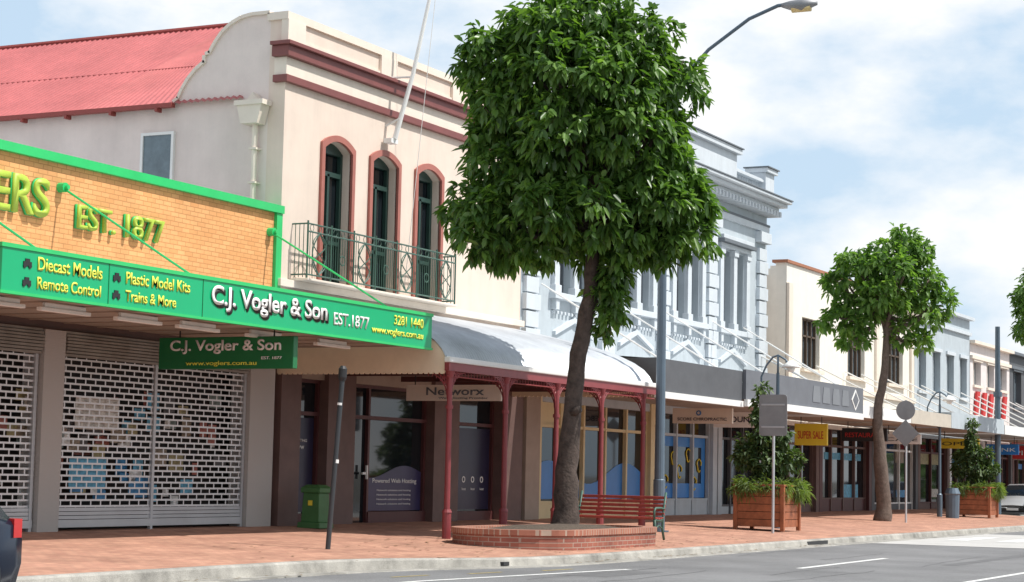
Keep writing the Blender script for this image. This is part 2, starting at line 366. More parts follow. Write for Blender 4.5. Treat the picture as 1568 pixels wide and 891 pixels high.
text('www.voglers.com.au',yellow,S,(28.35,20.8,2.90),1.5,.10,face='-X',off=.01)

# ---------------------------------------------------------------- building B : two-storey cream
B=E('two_storey_shop_building')
X0,X1=33.02,43.9
wins=[(34.53,35.63),(36.5,37.6),(38.5,39.6)]
WB,WT,WS=5.05,8.08,7.88
G('front_wall',cream,B).wall(X0,X1,4.1,10.3,22,22.4,[(a,b,WB,WT) for a,b in wins]).done()
ar=G('arch_infill',cream,B); tr=G('window_surrounds',windowred,B); gl=G('window_glass',glass,B); sf=G('window_sashes',sash,B); cu_=G('window_curtains',M('pale_curtain',(.35,.36,.34),.9,var=.3,vs=6),B)
for a,b in wins:
    m_=(a+b)/2; h_=(b-a)/2; rise=WT-WS-.01
    def arcp(hh,dz,base=WS): return [(m_+hh*u,base+dz*(1-u*u)) for u in np.linspace(1,-1,13)]
    arc=arcp(h_,rise)
    ar.pry([(a,WS),(a,WT),(b,WT)]+arc[:-1],22.003,22.39)
    inner=[(b,WB)]+arc+[(a,WB)]
    w=.12; outer=[(b+w,WB)]+[(m_+(h_+w)*u,WS+.10+(rise+.03)*(1-u*u)) for u in np.linspace(1,-1,13)]+[(a-w,WB)]
    for i in range(len(inner)-1): tr.pry([inner[i],outer[i],outer[i+1],inner[i+1]],21.94,22.02)
    gl.box(a,b,22.3,22.32,WB,WT)
    cu_.box(a+.12,a+.34,22.291,22.298,6.05,7.3)
    z1=WT
    sf.box(a,a+.09,22.2,22.29,WB,z1).box(b-.09,b,22.2,22.29,WB,z1).box(m_-.04,m_+.04,22.2,22.285,WB,7.4).box(a+.09,b-.09,22.2,22.288,7.35,7.45).box(a+.09,b-.09,22.2,22.288,5.9,5.98).box(a+.09,b-.09,22.2,22.288,z1-.25,z1)
for q in (ar,tr,gl,sf,cu_): q.done()
side=[(22.4,4),(44,4),(44,8.7),(24.75,8.7)]
curve=[(24.62,8.8),(24.52,9.0),(24.38,9.2),(24.2,9.38),(24.02,9.5),(23.98,9.52),(23.98,9.68),(23.86,9.70),(23.74,9.9),(23.56,10.12),(23.34,10.28),(23.1,10.38),(22.85,10.42),(22.4,10.42)]
G('side_wall',creamside,B).prx(side+curve,33.02,33.4).done()
cp=G('gable_coping',creamtrim,B)
cc=[(24.75,8.72)]+curve
for p,q in zip(cc[:-1],cc[1:]):
    d=Vector((q[0]-p[0],q[1]-p[1])); n=Vector((-d.y,d.x)).normalized()*(-.07)
    if n.y<0 : n=-n
    if abs(n.y)<.01: n=Vector((.07,0))
    cp.prx([p,q,(q[0]+n.x,q[1]+n.y),(p[0]+n.x,p[1]+n.y)],32.96,33.46)
cp.done()
G('rear_mass',creamside,B).box(33.4,43.85,24.9,44,0,8.6).box(43.5,43.9,22.4,24.9,0,8.6).done()
g=G('side_window_frame',white,B)
y0,y1,z0,z1=24.7,25.55,6.6,8.12
g.box(32.95,33.03,y0,y0+.06,z0,z1).box(32.95,33.03,y1-.06,y1,z0,z1).box(32.95,33.03,y0+.06,y1-.06,z1-.06,z1).box(32.95,33.03,y0+.06,y1-.06,z0,z0+.06); g.done()
G('side_window_pane',M('side_pane',(.16,.21,.24),.12,var=.3),B).box(32.985,33.01,y0+.06,y1-.06,z0+.06,z1-.06).done()
g=G('rainwater_head_and_pipe',creamtrim,B)
g.prx([(22.35,8.5),(22.95,8.5),(22.85,8.12),(22.45,8.12)],32.7,33.0)
g.box(32.66,33.0,22.30,23.0,8.5,8.6).prx([(22.5,8.6),(22.8,8.6),(22.65,8.78)],32.8,33.0)
g.bar((32.9,22.62,8.2),(32.9,22.62,5.0),.06,10)
for z in (7.6,6.9,6.5): g.box(32.82,33.02,22.53,22.71,z,z+.04)
g.done()
def corr(name,mat,parent,P00,P01,P10,P11,pitch,amp,nrow=2):
    P00,P01,P10,P11=map(Vector,(P00,P01,P10,P11)); Ln=(P01-P00).length; n=int(Ln/pitch*4)
    nrm=(P01-P00).cross(P10-P00).normalized()
    if nrm.z<0: nrm=-nrm
    vs=[];fs=[]
    for r in range(nrow):
        v=r/(nrow-1)
        for i in range(n+1):
            u=i/n; p=(P00*(1-u)+P01*u)*(1-v)+(P10*(1-u)+P11*u)*v
            vs.append(p+nrm*amp*math.sin(i*math.pi/2))
    for r in range(nrow-1):
        for i in range(n): fs.append((r*(n+1)+i,r*(n+1)+i+1,(r+1)*(n+1)+i+1,(r+1)*(n+1)+i))
    return G(name,mat,parent).add(vs,fs).done(smooth=True)
RX,RZr=38.45,11.75
corr('roof_slope_left',redroof,B,(32.85,44,8.68),(32.85,27.2,8.68),(RX,44,RZr),(RX,27.2,RZr),.16,.022)
corr('roof_slope_left_hip',redroof,B,(32.85,27.2,8.68),(32.85,22.9,8.68),(RX,27.2,RZr),(RX,27.15,RZr),.16,.018)
G('roof_other_slopes',redroof,B).add([(43.9,44,8.68),(43.9,22.6,8.68),(RX,27.2,RZr),(RX,44,RZr),(33.4,22.6,8.68)],[(0,1,2,3),(4,1,2)]).add([(33,44,8.6),(43.9,44,8.6),(RX,44,RZr)],[(0,1,2)]).done()
G('roof_ridge_capping',redroof2,B).bar((RX,44,RZr+.03),(RX,27.2,RZr+.03),.06).done()
g=G('roof_sheet_laps',redroof,B)
x=32.85+(RX-32.85)*.45; z=8.68+(RZr-8.68)*.45; g.bar((x,44,z+.012),(x,26,z+.012),.012,4)
g.done()
g=G('eave_gutter',redroof2,B).box(32.76,32.9,24.65,44,8.60,8.69)
for k in range(16): y=25+k*1.2; g.box(32.74,32.92,y,y+.06,8.52,8.6)
g.done()
def band(name,mat,z0,z1,pr,par=B,x0=X0,x1=X1,yy=22.0,ret=.25):
    return G(name,mat,par).box(x0-pr,x1,yy-pr,yy+ret,z0,z1).done(bevel=.008)
band('cornice_upper_shadow_mould',maroon,9.50,9.72,.16); band('cornice_upper_lip',maroon,9.722,9.80,.24)
band('frieze',creamtrim,9.13,9.498,.05)
band('cornice_lower',maroon,8.98,9.128,.10)
band('base_ledge',creamtrim,4.80,4.95,.14)
g=G('parapet_panels',creamtrim,B)
g.box(X0-.06,X1,21.94,22.45,10.28,10.44)
g.box(X0-.05,33.62,21.93,22.1,9.8,10.278).box(36.7,37.4,21.93,22.1,9.8,10.278).box(40.0,40.6,21.93,22.1,9.8,10.278).box(43.2,X1,21.93,22.1,9.8,10.278)
for a,b in ((33.62,36.7),(37.4,40.0),(40.6,43.2)):
    g.box(a,b,21.955,22.1,9.8,9.92)
g.done()
# balcony
bl=G('balcony_railing',iron,B); yb=21.62; za,zb_=5.02,6.12; bx0,bx1=33.45,39.75
for z in (za+.06,zb_,zb_-.16): bl.bar((bx0,yb,z),(bx1,yb,z),.018)
for x in (bx0,bx1):
    for z in (za+.06,zb_): bl.bar((x,yb,z),(x,22,z),.018)
    for k in range(4): bl.bar((x,yb+.1*k,za),(x,yb+.1*k,zb_),.009)
nb=7; dx=(bx1-bx0)/nb
for i in range(nb+1):
    x=bx0+i*dx; bl.bar((x,yb,za-.02),(x,yb,zb_+.06),.022)
for i in range(nb):
    a=bx0+i*dx; b=a+dx; m_=(a+b)/2; zt=zb_-.16; zm=(za+zt)/2
    for k in (1,2,8,9): 
        xx=a+dx*k/10; bl.bar((xx,yb,za+.06),(xx,yb,zt),.008)
    if i%2==0:
        for s_ in (1,-1):
            bl.tube([(m_+s_*.26*math.cos(t),yb,za+.08+(zt-za-.08)*(t/math.pi+.5)) for t in np.linspace(-math.pi/2,math.pi/2,9)],.014,5)
            bl.tube([(m_+s_*.24*math.sin(t*2),yb,za+.08+(zt-za-.08)*t/math.pi) for t in np.linspace(0,math.pi,13)],.012,5)
    else:
        for k in range(3,8): xx=a+dx*k/10; bl.bar((xx,yb,za+.06),(xx,yb,zt),.008)
        bl.tube([(m_+.1*math.cos(t),yb,zm+.1*math.sin(t)) for t in np.linspace(0,2*math.pi,12)],.012,5)
    for s_ in range(3):
        c=a+dx*(s_+.5)/3
        bl.tube([(c+.07*math.cos(t),yb,zb_-.08+.07*math.sin(t)) for t in np.linspace(0,2*math.pi,9)],.008,4)
bl.done()
G('balcony_slab',creamtrim,B).box(bx0-.05,bx1+.05,yb-.06,21.99,4.952,5.0).done(bevel=.01)
# flagpole
F=E('flagpole')
g=G('pole',white,F).tube([(37.05,21.75,8.45),(37.25,21.45,9.9),(37.55,20.9,13.2)],[.06,.05,.035],10)
g.box(36.9,37.2,21.75,21.95,8.35,8.45).bar((37.05,22,8.75),(37.07,21.65,8.9),.025).bar((37.12,22,9.85),(37.24,21.45,9.85),.025); g.done(smooth=False)
G('halyard',white,F).bar((37.5,20.95,12.9),(37.9,21.9,5.2),.008).done()
# verandah
V=E('bullnose_verandah')
prof=[(21.98,4.72),(21.0,4.52),(20.2,4.34),(19.5,4.16),(19.0,4.0),(18.6,3.82),(18.35,3.66),(18.2,3.5),(18.12,3.36)]
xa,xb=33.0,43.3
n=int((xb-xa)/.11*4); vs=[];fs=[]
for j,(y,z) in enumerate(prof):
    p0=prof[max(j-1,0)]; p1=prof[min(j+1,len(prof)-1)]; d=Vector((p1[0]-p0[0],p1[1]-p0[1])).normalized(); nn=Vector((d.y,-d.x)); 
    if nn.y<0: nn=-nn
    for i in range(n+1):
        a=.02*math.sin(i*math.pi/2); vs.append((xa+(xb-xa)*i/n,y+nn.x*a,z+nn.y*a))
for j in range(len(prof)-1):
    for i in range(n): fs.append((j*(n+1)+i,j*(n+1)+i+1,(j+1)*(n+1)+i+1,(j+1)*(n+1)+i))
G('corrugated_roof',gal,V).add(vs,fs).done(smooth=True)
G('gutter',white,V).box(xa-.05,xb+.05,17.98,18.12,3.24,3.35).done(bevel=.02)
G('fascia_beam',postred,V).box(xa-.02,xb+.02,18.02,18.12,3.08,3.24).done()
for nm,xx in (('end_infill',xa+.01),('end_infill_far',xb-.05)):
    pts=[(y,z-.03) for y,z in prof]
    hem=[]; yv=18.13
    while yv<21.95:
        hem+= [(yv,3.06),(yv+.03,3.02),(yv+.09,3.02),(yv+.12,3.06)]; yv+=.12
    G(nm,M('cream_board',(.74,.62,.45),.7,var=.08),V).prx(pts+hem,xx,xx+.04).done()
po=G('posts',postred,V); lc=G('lace_brackets',postred,V)
px_=[33.12,35.5,37.9,40.25,42.65]
for x in px_:
    zb0=gz(18.07)
    po.tube([(x,18.07,zb0),(x,18.07,zb0+.5),(x,18.07,zb0+.52),(x,18.07,3.1)],[.085,.085,.058,.05],12)
    po.tube([(x,18.07,zb0+.5),(x,18.07,zb0+.56)],[.10,.075],12); po.tube([(x,18.07,2.35),(x,18.07,2.42)],.075,12); po.tube([(x,18.07,2.95),(x,18.07,3.08)],[.06,.095],12)
    dirs=[(1,0),(-1,0)] if x not in (px_[0],px_[-1]) else ([(1,0)] if x==px_[0] else [(-1,0)])
    dirs.append((0,1))
    for dx_,dy_ in dirs:
        for r_ in (.52,.38,.25):
            lc.tube([(x+dx_*r_*(1-math.cos(t))+dx_*.05,18.07+dy_*(r_*(1-math.cos(t))+.05),3.07-r_+r_*math.sin(t)) for t in np.linspace(0,math.pi/2,8)],.014,5)
        for k in range(1,6):
            q=.09*k; 
            lc.bar((x+dx_*(q+.03),18.07+dy_*(q+.03),3.07),(x+dx_*(q+.03),18.07+dy_*(q+.03),3.07-.5+.42*math.sin(math.acos(max(-1,1-q/.52)))),.01,4)
        lc.tube([(x+dx_*(.12+.06*math.cos(t)),18.07+dy_*(.12+.06*math.cos(t)),2.92+.06*math.sin(t)) for t in np.linspace(0,2*math.pi,8)],.014,4)
for i in range(80):
    x=xa+.1+i*(xb-xa-.2)/80; lc.bar((x,18.07,2.98),(x,18.07,3.08),.009,4)
lc.bar((xa,18.07,2.98),(xb,18.07,2.98),.014,4)
po.done(smooth=False); lc.done()
g=G('rafters_and_beam',darkred,V)
g.box(xa+.05,xb-.05,20.0,20.08,3.9,4.05)
for x in px_: g.box(x-.04,x+.04,18.15,21.9,3.12,3.24)
g.done()
# ground floor of B
gf=E('internet_shop_front')
G('piers',brownwall,gf).box(33.02,33.75,21.85,22.4,-.1,4.0).box(34.95,36.05,21.95,22.4,-.1,4.0).box(39.55,40.75,21.95,22.4,-.1,4.0).box(42.95,43.9,21.85,22.4,-.1,4.0).done()
G('fascia_panel',tan,gf).box(33.75,42.95,22.06,22.3,3.0,4.09).done()
G('glazing',glass,gf).box(33.75,34.95,22.25,22.27,0,3.0).box(36.05,39.55,22.25,22.27,0,3.0).box(40.75,42.95,22.25,22.27,0,3.0).done()
g=G('frames',darkred,gf)
for a in (33.78,34.92,36.08,37.0,39.5,40.78,42.9): g.box(a-.04,a+.04,22.17,22.249,0,2.99)
for a,b in ((33.75,34.95),(36.05,39.55),(40.75,42.95)):
    g.box(a,b,22.16,22.248,2.25,2.33).box(a,b,22.16,22.248,2.93,3.0)
    if a>36.06 or a<34: g.box(a,b,22.14,22.248,0,.22)
g.box(37.0,39.55,22.14,22.248,.0,.24)
g.done()
G('door_handle',white,gf).box(36.84,36.88,22.1,22.14,.95,1.25).box(36.7,36.9,22.12,22.16,1.05,1.1).done()
wv=[(37.06,.26)]+[(39.46,.26)]+[(37.06+2.4*(1-i/20),1.12+.14*math.sin(i/20*5)) for i in range(21)]
G('window_film_lower',purple,gf).pry(wv,22.235,22.245).done()
G('window_film_lower2',navy,gf).box(40.85,42.85,22.236,22.246,.26,2.2).box(33.85,34.85,22.236,22.246,.26,2.2).done()
text('Powered Web Hosting',white,gf,(37.3,22.23,.84),1.95,.13,ext=.004,name='window_text')
for i,z in enumerate((.72,.62,.52,.42)): text('Network solutions and hosting',white,gf,(37.5,22.23,z-.04),1.5,.05,ext=.003,off=0,name='window_text')
for i in range(4): 
    text('o',white,gf,(41.0+i*.46,22.23,.90),.16,.15,ext=.004,off=0,name='window_icon'); text('host',white,gf,(41.0+i*.46,22.23,.72),.2,.06,ext=.003,off=0,name='window_text')
text('www',white,gf,(34.1,22.23,1.55),.4,.07,ext=.003,name='window_text'); text('HOSTING',white,gf,(34.1,22.23,1.7),.5,.06,ext=.003,name='window_text')
S=E('hanging_shop_sign')
G('sign_board',creamtrim,S).box(36.9,36.96,18.9,21.2,2.66,3.0).done()
G('sign_hangers',black,S).bar((36.93,19.2,3.0),(36.93,19.2,3.9),.012).bar((36.93,21,3.0),(36.93,21,3.9),.012).done()
text('Networx',cdark,S,(36.89,20.7,2.78),1.4,.17,face='-X'); text('Web Hosting Provider',cdark,S,(36.89,20.4,2.69),1.2,.05,face='-X',off=.002)

# ---------------------------------------------------------------- building C : grey ornate
C=E('ornate_grey_building')
cx0,cx1=43.92,62.3
bays=[47.0,51.2,55.1,59.05]
ops=[]
for c in bays:
    ops+=[(c-1.0,c-.16,5.85,8.35),(c+.16,c+1.0,5.85,8.35)]
G('front_wall',cgrey,C).wall(cx0,cx1,3.0,10.4,22,22.4,ops).done()
G('rear_mass',cgrey,C).box(cx0,cx1,22.9,42,0,10.2).box(cx0,cx0+.3,22.4,22.9,3,10.3).box(cx1-.3,cx1,22.4,22.9,0,10.3).done()
gl=G('window_glass',glass,C); fr=G('window_frames',cdark,C); wf=G('window_trim',ctrim,C); ht=G('hood_moulds',cdark,C)
for a,b,z0,z1 in ops:
    gl.box(a,b,22.3,22.32,z0,z1); m_=(a+b)/2
    fr.box(a,a+.05,22.2,22.29,z0,z1).box(b-.05,b,22.2,22.29,z0,z1).box(a+.05,b-.05,22.2,22.288,7.05,7.12).box(m_-.02,m_+.02,22.2,22.287,z0,z1)
for c in bays:
    for s_ in (-1.2,0,1.2):
        wf.box(c+s_-.15,c+s_+.15,21.88,22.05,5.85,8.2); wf.box(c+s_-.19,c+s_+.19,21.84,22.05,8.2,8.4); wf.box(c+s_-.19,c+s_+.19,21.84,22.05,5.85,6.05)
    wf.box(c-1.45,c+1.45,21.8,22.02,5.68,5.848)
    for s_ in (-1.2,0,1.2): wf.box(c+s_-.1,c+s_+.1,21.85,22.02,5.4,5.678)
    wf.pry([(c-1.2,4.75),(c,5.15),(c+1.2,4.75),(c+1.2,4.85),(c,5.27),(c-1.2,4.85)],21.9,22.03)
    wf.box(c-1.35,c+1.35,21.85,22.02,8.402,8.55); ht.box(c-1.5,c+1.5,21.7,22.02,8.552,8.66); wf.box(c-1.4,c+1.4,21.76,22.02,8.662,8.8)
    for k in range(12): wf.box(c-1.3+k*.22,c-1.2+k*.22,21.92,22.02,5.3,5.38)
for xp in (44.4,49.1,53.15,57.1,61.7):
    for k in range(10):
        z=4.4+k*.44; wf.box(xp-.42+(k%2)*.06,xp+.42-(k%2)*.06,21.86+(k%2)*.03,22.02,z,z+.40)
    wf.box(xp-.5,xp+.5,21.78,22.02,8.95,9.3)
gl.done(); fr.done(); wf.done(bevel=.01); ht.done()
G('cornice_main',ctrim,C).box(cx0-.1,cx1+.1,21.6,22.3,10.05,10.2).box(cx0-.2,cx1+.25,21.35,22.3,10.2,10.32).box(cx0-.25,cx1+.3,21.2,22.3,10.322,10.42).done(bevel=.02)
G('cornice_dark_edge',cdark,C).box(cx0-.27,cx1+.32,21.17,22.3,10.422,10.46).box(cx0-.05,cx1+.07,21.9,22.3,9.55,9.62).done()
G('frieze_band',ctrim,C).box(cx0-.05,cx1+.05,21.92,22.3,9.35,9.548).done()
g=G('dentils',ctrim,C)
x=cx0
while x<cx1: g.box(x,x+.14,21.5,21.99,9.88,10.05); x+=.3
g.done()
g=G('parapet',ctrim,C)
g.box(cx1-.85,cx1,21.75,22.35,10.46,11.3).box(cx1-.95,cx1+.1,21.65,22.45,11.3,11.45)
g.box(58.7,cx1-.85,21.85,22.2,10.46,10.62).box(58.7,cx1-.85,21.82,22.25,10.95,11.06)
x=58.9
while x<cx1-.95: g.tube([(x,22.02,10.62),(x,22.02,10.7),(x,22.02,10.78),(x,22.02,10.95)],[.05,.09,.06,.05],8); x+=.24
g.box(49.5,58.7,21.75,22.3,10.46,11.45).box(49.4,58.8,21.6,22.4,11.45,11.62)
g.box(cx0,49.5,21.85,22.2,10.46,11.0)
g.done(bevel=.01)
g=G('parapet_dark_capping',cdark,C); g.box(49.35,58.85,21.55,22.45,11.622,11.66).box(cx1-1,cx1+.15,21.6,22.5,11.452,11.49).done()
# awnings C
AW=E('street_awning_grey')
g=G('fascia_left',charcoal,AW); g.box(43.75,49.7,18.2,18.3,3.2,4.0); g.box(43.7,43.76,18.2,21.9,3.2,4.0); g.done()
G('fascia_right',slatef,AW).box(49.72,60.4,18.1,18.2,3.25,4.05).box(60.4,60.5,18.1,21.9,3.25,4.05).done()
G('fascia_white_strip',white,AW).box(43.76,49.72,18.16,18.26,3.04,3.198).box(49.72,60.4,18.05,18.15,3.06,3.248).done()
G('awning_soffit',soffit,AW).box(43.8,60.4,18.3,21.95,3.22,3.28).done()
G('awning_sheet',metal,AW).add([(43.8,18.3,3.99),(60.4,18.3,4.03),(60.4,21.98,4.25),(43.8,21.98,4.25)],[(0,1,2,3)]).done()
g=G('tie_rods',white,AW)
for x in (45,49,53.1,57.1,60): g.bar((x,21.95,6.0),(x,18.6,4.02),.025)
g.done()
for i in range(4): 
    x=55.4+i*.95
    G('fascia_letter_block',slate2,AW).pry([(x,3.42),(x+.7,3.42),(x+.7,3.62),(x+.62,3.9),(x+.08,3.9),(x,3.62)],18.085,18.098).done()
G('fascia_logo_diamond',white,AW).pry([(59.25,3.65),(59.65,3.98),(60.05,3.65),(59.65,3.32)],18.085,18.098).done()
G('fascia_logo_diamond_inner',slatef,AW).pry([(59.35,3.65),(59.65,3.9),(59.95,3.65),(59.65,3.4)],18.075,18.099).done()
S=E('hanging_shop_sign'); G('sign_board',creamtrim,S).box(50.7,50.8,18.85,20.6,2.62,3.04).done()
text('SCORE CHIROPRACTIC',navy,S,(50.69,20.45,2.70),1.45,.08,face='-X',off=.002); text('o',blue,S,(50.69,19.9,2.84),.15,.14,face='-X')
S=E('hanging_shop_sign'); G('sign_board',white,S).box(53.6,53.7,19.0,20.5,2.6,3.04).done()
text('REBOUND',navy,S,(53.59,20.4,2.75),1.2,.16,face='-X',off=.01)
def shopfront(name,x0,x1,frame,pier,nb,riser=.45,films=(),top=3.3):
    e=E(name); g=G('glazing',glass,e).box(x0,x1,22.2,22.22,0,top); g.done()
    g=G('frames',frame,e); w=(x1-x0)/nb
    for i in range(nb+1): g.box(x0+i*w-.05,x0+i*w+.05,22.08,22.19,0,top)
    g.box(x0,x1,22.1,22.188,riser-.06,riser).box(x0,x1,22.1,22.188,2.35,2.43).box(x0,x1,22.1,22.188,top-.1,top); g.done()
    G('riser',pier,e).box(x0,x1,22.12,22.187,0,riser-.061).done()
    G('piers',pier,e).box(x0-.35,x0,21.95,22.4,-.1,top+.02).box(x1,x1+.35,21.95,22.4,-.1,top+.02).done()
    for k,(m_,a,b,z0,z1) in enumerate(films): G('window_film_%d'%k,m_,e).box(a,b,22.188,22.196,z0,z1).done()
    return e
e=shopfront('cream_framed_shop_front',45.2,52.4,creamframe,creamframe,5,.45)
wv=[(45.25,.5),(52.35,.5)]+[(52.35-7.1*i/24,1.2+.3*math.sin(i/24*9)) for i in range(25)]
G('blue_wave_film',blue,e).pry(wv,22.188,22.197).done()
G('upper_sign_panels',creamframe,e).box(45.3,48.0,22.17,22.186,2.43,3.2).done()
G('entry_pier',tan,e).box(44.0,44.8,21.8,22.4,0,3.3).done()
e=shopfront('blue_window_shop_front',53.4,57.4,cgrey,cgrey,3,.5,[(blue,53.5,57.3,2.05,2.34),(blue,53.5,57.3,.52,.95)])
g=G('yellow_figures',yel,e)
for x,z in ((54.1,1.0),(55.2,1.3),(56.4,.95),(54.7,1.7),(55.9,1.8),(56.8,1.5)):
    g.tube([(x+.16*math.cos(t)*(1+.3*math.sin(3*t)),22.18,z+.2*math.sin(t)) for t in np.linspace(0,5.5,12)],.02,4)
g.done()
G('blue_film_mid',blue,e).box(53.5,53.75,22.187,22.198,.95,2.05).box(57.0,57.3,22.187,22.198,.95,2.05).done()
shopfront('dark_entry_shop_front',58.2,61.6,charcoal,cgrey,3,.3)

# ---------------------------------------------------------------- D and beyond
D=E('white_rendered_building')
dops=[(66.1,68.1,5.05,6.85),(71.5,73.7,5.05,6.85),(76.7,79.1,5.05,6.85)]
G('front_wall',offwhite,D).wall(64.4,80.8,3.0,8.6,22,22.4,dops).done()
G('rear_mass',offwhite,D).box(64.4,80.8,22.6,40,0,8.4).box(64.4,64.7,22.4,22.6,0,8.5).done()
G('parapet_capping',M('terracotta_cap',(.38,.16,.09),.7),D).box(64.3,80.85,21.93,22.5,8.6,8.7).done()
gl=G('window_glass',glass2,D); fr=G('window_frames',M('brown_window_frames',(.10,.07,.05),.6),D)
for a,b,z0,z1 in dops:
    gl.box(a,b,22.25,22.27,z0,z1)
    for k in range(5): x=a+(b-a)*k/4; fr.box(x-.04,x+.04,22.15,22.249,z0,z1)
    fr.box(a,b,22.15,22.247,6.2,6.26).box(a,b,22.15,22.247,z1-.07,z1).box(a,b,22.15,22.247,z0,z0+.07)
gl.done(); fr.done()
g=G('sills_and_bands',creamtrim,D)
for a,b,z0,z1 in dops: g.box(a-.15,b+.15,21.85,22.02,z0-.12,z0)
g.box(64.4,80.8,21.9,22.02,4.4,4.6)
for x in (64.6,75.2,80.3): g.box(x-.2,x+.2,21.9,22.02,4.6,7.9); 
g.prx([(22,7.9),(21.6,8.0),(21.55,8.15),(22,8.2)],75,80.8); g.done()
Q=E('recessed_grey_shop'); G('wall',creamside,Q).box(62.32,64.38,22.8,40,0,8.3).done()
g=G('downpipe',cgrey,Q); g.bar((63.2,22.7,7.0),(63.2,22.7,3.5),.07); g.box(62.95,63.45,22.55,22.8,7.0,7.6); g.done()
def far(name,x0,x1,zt,wall,trim,nw,zw=(5.0,6.8),yy=22):
    e=E(name); ops=[]; w=(x1-x0)/nw
    for i in range(nw): c=x0+(i+.5)*w; ops.append((c-w*.28,c+w*.28,zw[0],zw[1]))
    G('front_wall',wall,e).wall(x0,x1,3,zt,yy,yy+.4,ops).done()
    G('rear_mass',wall,e).box(x0,x1,yy+.5,40,0,zt-.2).done()
    gl=G('window_glass',glass2,e); fr=G('window_frames',trim,e)
    for a,b,z0,z1 in ops: gl.box(a,b,yy+.25,yy+.27,z0,z1); fr.box((a+b)/2-.04,(a+b)/2+.04,yy+.15,yy+.249,z0,z1).box(a-.1,b+.1,yy-.1,yy+.02,z0-.12,z0).box(a-.1,b+.1,yy-.08,yy+.02,z1,z1+.15)
    gl.done(); fr.done()
    G('cornice',trim,e).box(x0-.05,x1+.05,yy-.25,yy+.45,zt,zt+.14).box(x0,x1,yy-.12,yy,zt-.7,zt-.55).done()
    return e
far('grey_shop_building',80.9,90.4,8.6,cgrey,ctrim,4)
e=far('pink_shop_building',90.5,98.6,7.6,M('pink_render',(.72,.66,.64),.8),creamtrim,3,(5.7,6.8))
g=G('red_striped_signs',redsign,e)
for k in range(5): g.pry([(91+k*1.4,4.3),(91.5+k*1.4,4.3),(91.9+k*1.4,5.4),(91.3+k*1.4,5.4)],21.85,21.95)
g.done()
far('charcoal_shop_building',98.7,112,7.6,charcoal,cdark,4)
far('white_shop_building',112.1,130,8.4,white,creamtrim,6)
far('brick_shop_building',130.1,160,7.5,planterbrick,creamtrim,8)
rr=random.Random(9)
segs=[(60.6,66.5,white,'street_awning_white'),(66.6,72,M('beige_fascia',(.55,.5,.42),.6),'street_awning_beige'),(72.1,80.6,cgrey,'street_awning_blue_grey'),(80.8,90.4,white,'street_awning_white'),(90.5,98.5,white,'street_awning_white'),(98.7,112,redsign,'street_awning_red'),(112.1,160,white,'street_awning_white')]
for i,(a,b,m_,nm) in enumerate(segs):
    e=E(nm); h=.38+.1*(i%3)
    G('fascia',m_,e).box(a,b,18.2,18.3,3.15,3.15+h).box(a-.06,a,18.2,21.9,3.15,3.15+h).done()
    G('soffit',soffit,e).box(a+.01,b-.01,18.3,21.95,3.18,3.24).done()
    g=G('tie_rods',white,e); x=a+1
    while x<b: g.bar((x,21.95,5.2),(x,18.5,3.5),.03); x+=3.4
    g.done()
x=62.5; k=0
names=['restaurant_shop_front','clothing_shop_front','cafe_shop_front','corner_shop_front']
mats=[darkred,creamtrim,charcoal,white,brownwall,cgrey]
while x<155:
    w=rr.uniform(4,6.5)
    fl=[(rr.choice(poster+[yel,redsign,blue]),x+rr.uniform(.3,w-1.8),x+w-rr.uniform(.3,1.2),a,a+rr.uniform(.2,.6)) for a in (.5,1.9)]
    shopfront(names[k%4],x,x+w,rr.choice(mats),rr.choice(mats),rr.choice((2,3,4)),rr.choice((.3,.5)),fl,3.1); x+=w+.75; k+=1
def hsign(x,y0,y1,z0,z1,mt,tx,tm):
    S=E('hanging_shop_sign'); G('sign_box',mt,S).box(x,x+.12,y0,y1,z0,z1).done(bevel=.01)
    G('sign_hangers',black,S).bar((x+.06,y0+.2,z1-.02),(x+.06,y0+.2,3.2),.015).bar((x+.06,y1-.2,z1-.02),(x+.06,y1-.2,3.2),.015).done()
    text(tx,tm,S,(x-.01,y1-.12,z0+(z1-z0)*.3),y1-y0-.24,(z1-z0)*.35,face='-X',off=0)
hsign(61.2,19.5,20.6,2.25,2.95,yel,'SUPER SALE',redsign)
hsign(66,18.9,20.5,2.5,2.95,black,'RESTAURANT',redsign)
hsign(78,18.6,20.2,2.5,2.9,yel,'OPEN',black)
hsign(92,18.6,20.4,2.3,2.9,redsign,'PIZZA',white)
hsign(70,18.8,20.2,2.5,2.85,white,'CAFE',black)
hsign(86,18.8,20.2,2.4,2.85,blue,'BANK',white)

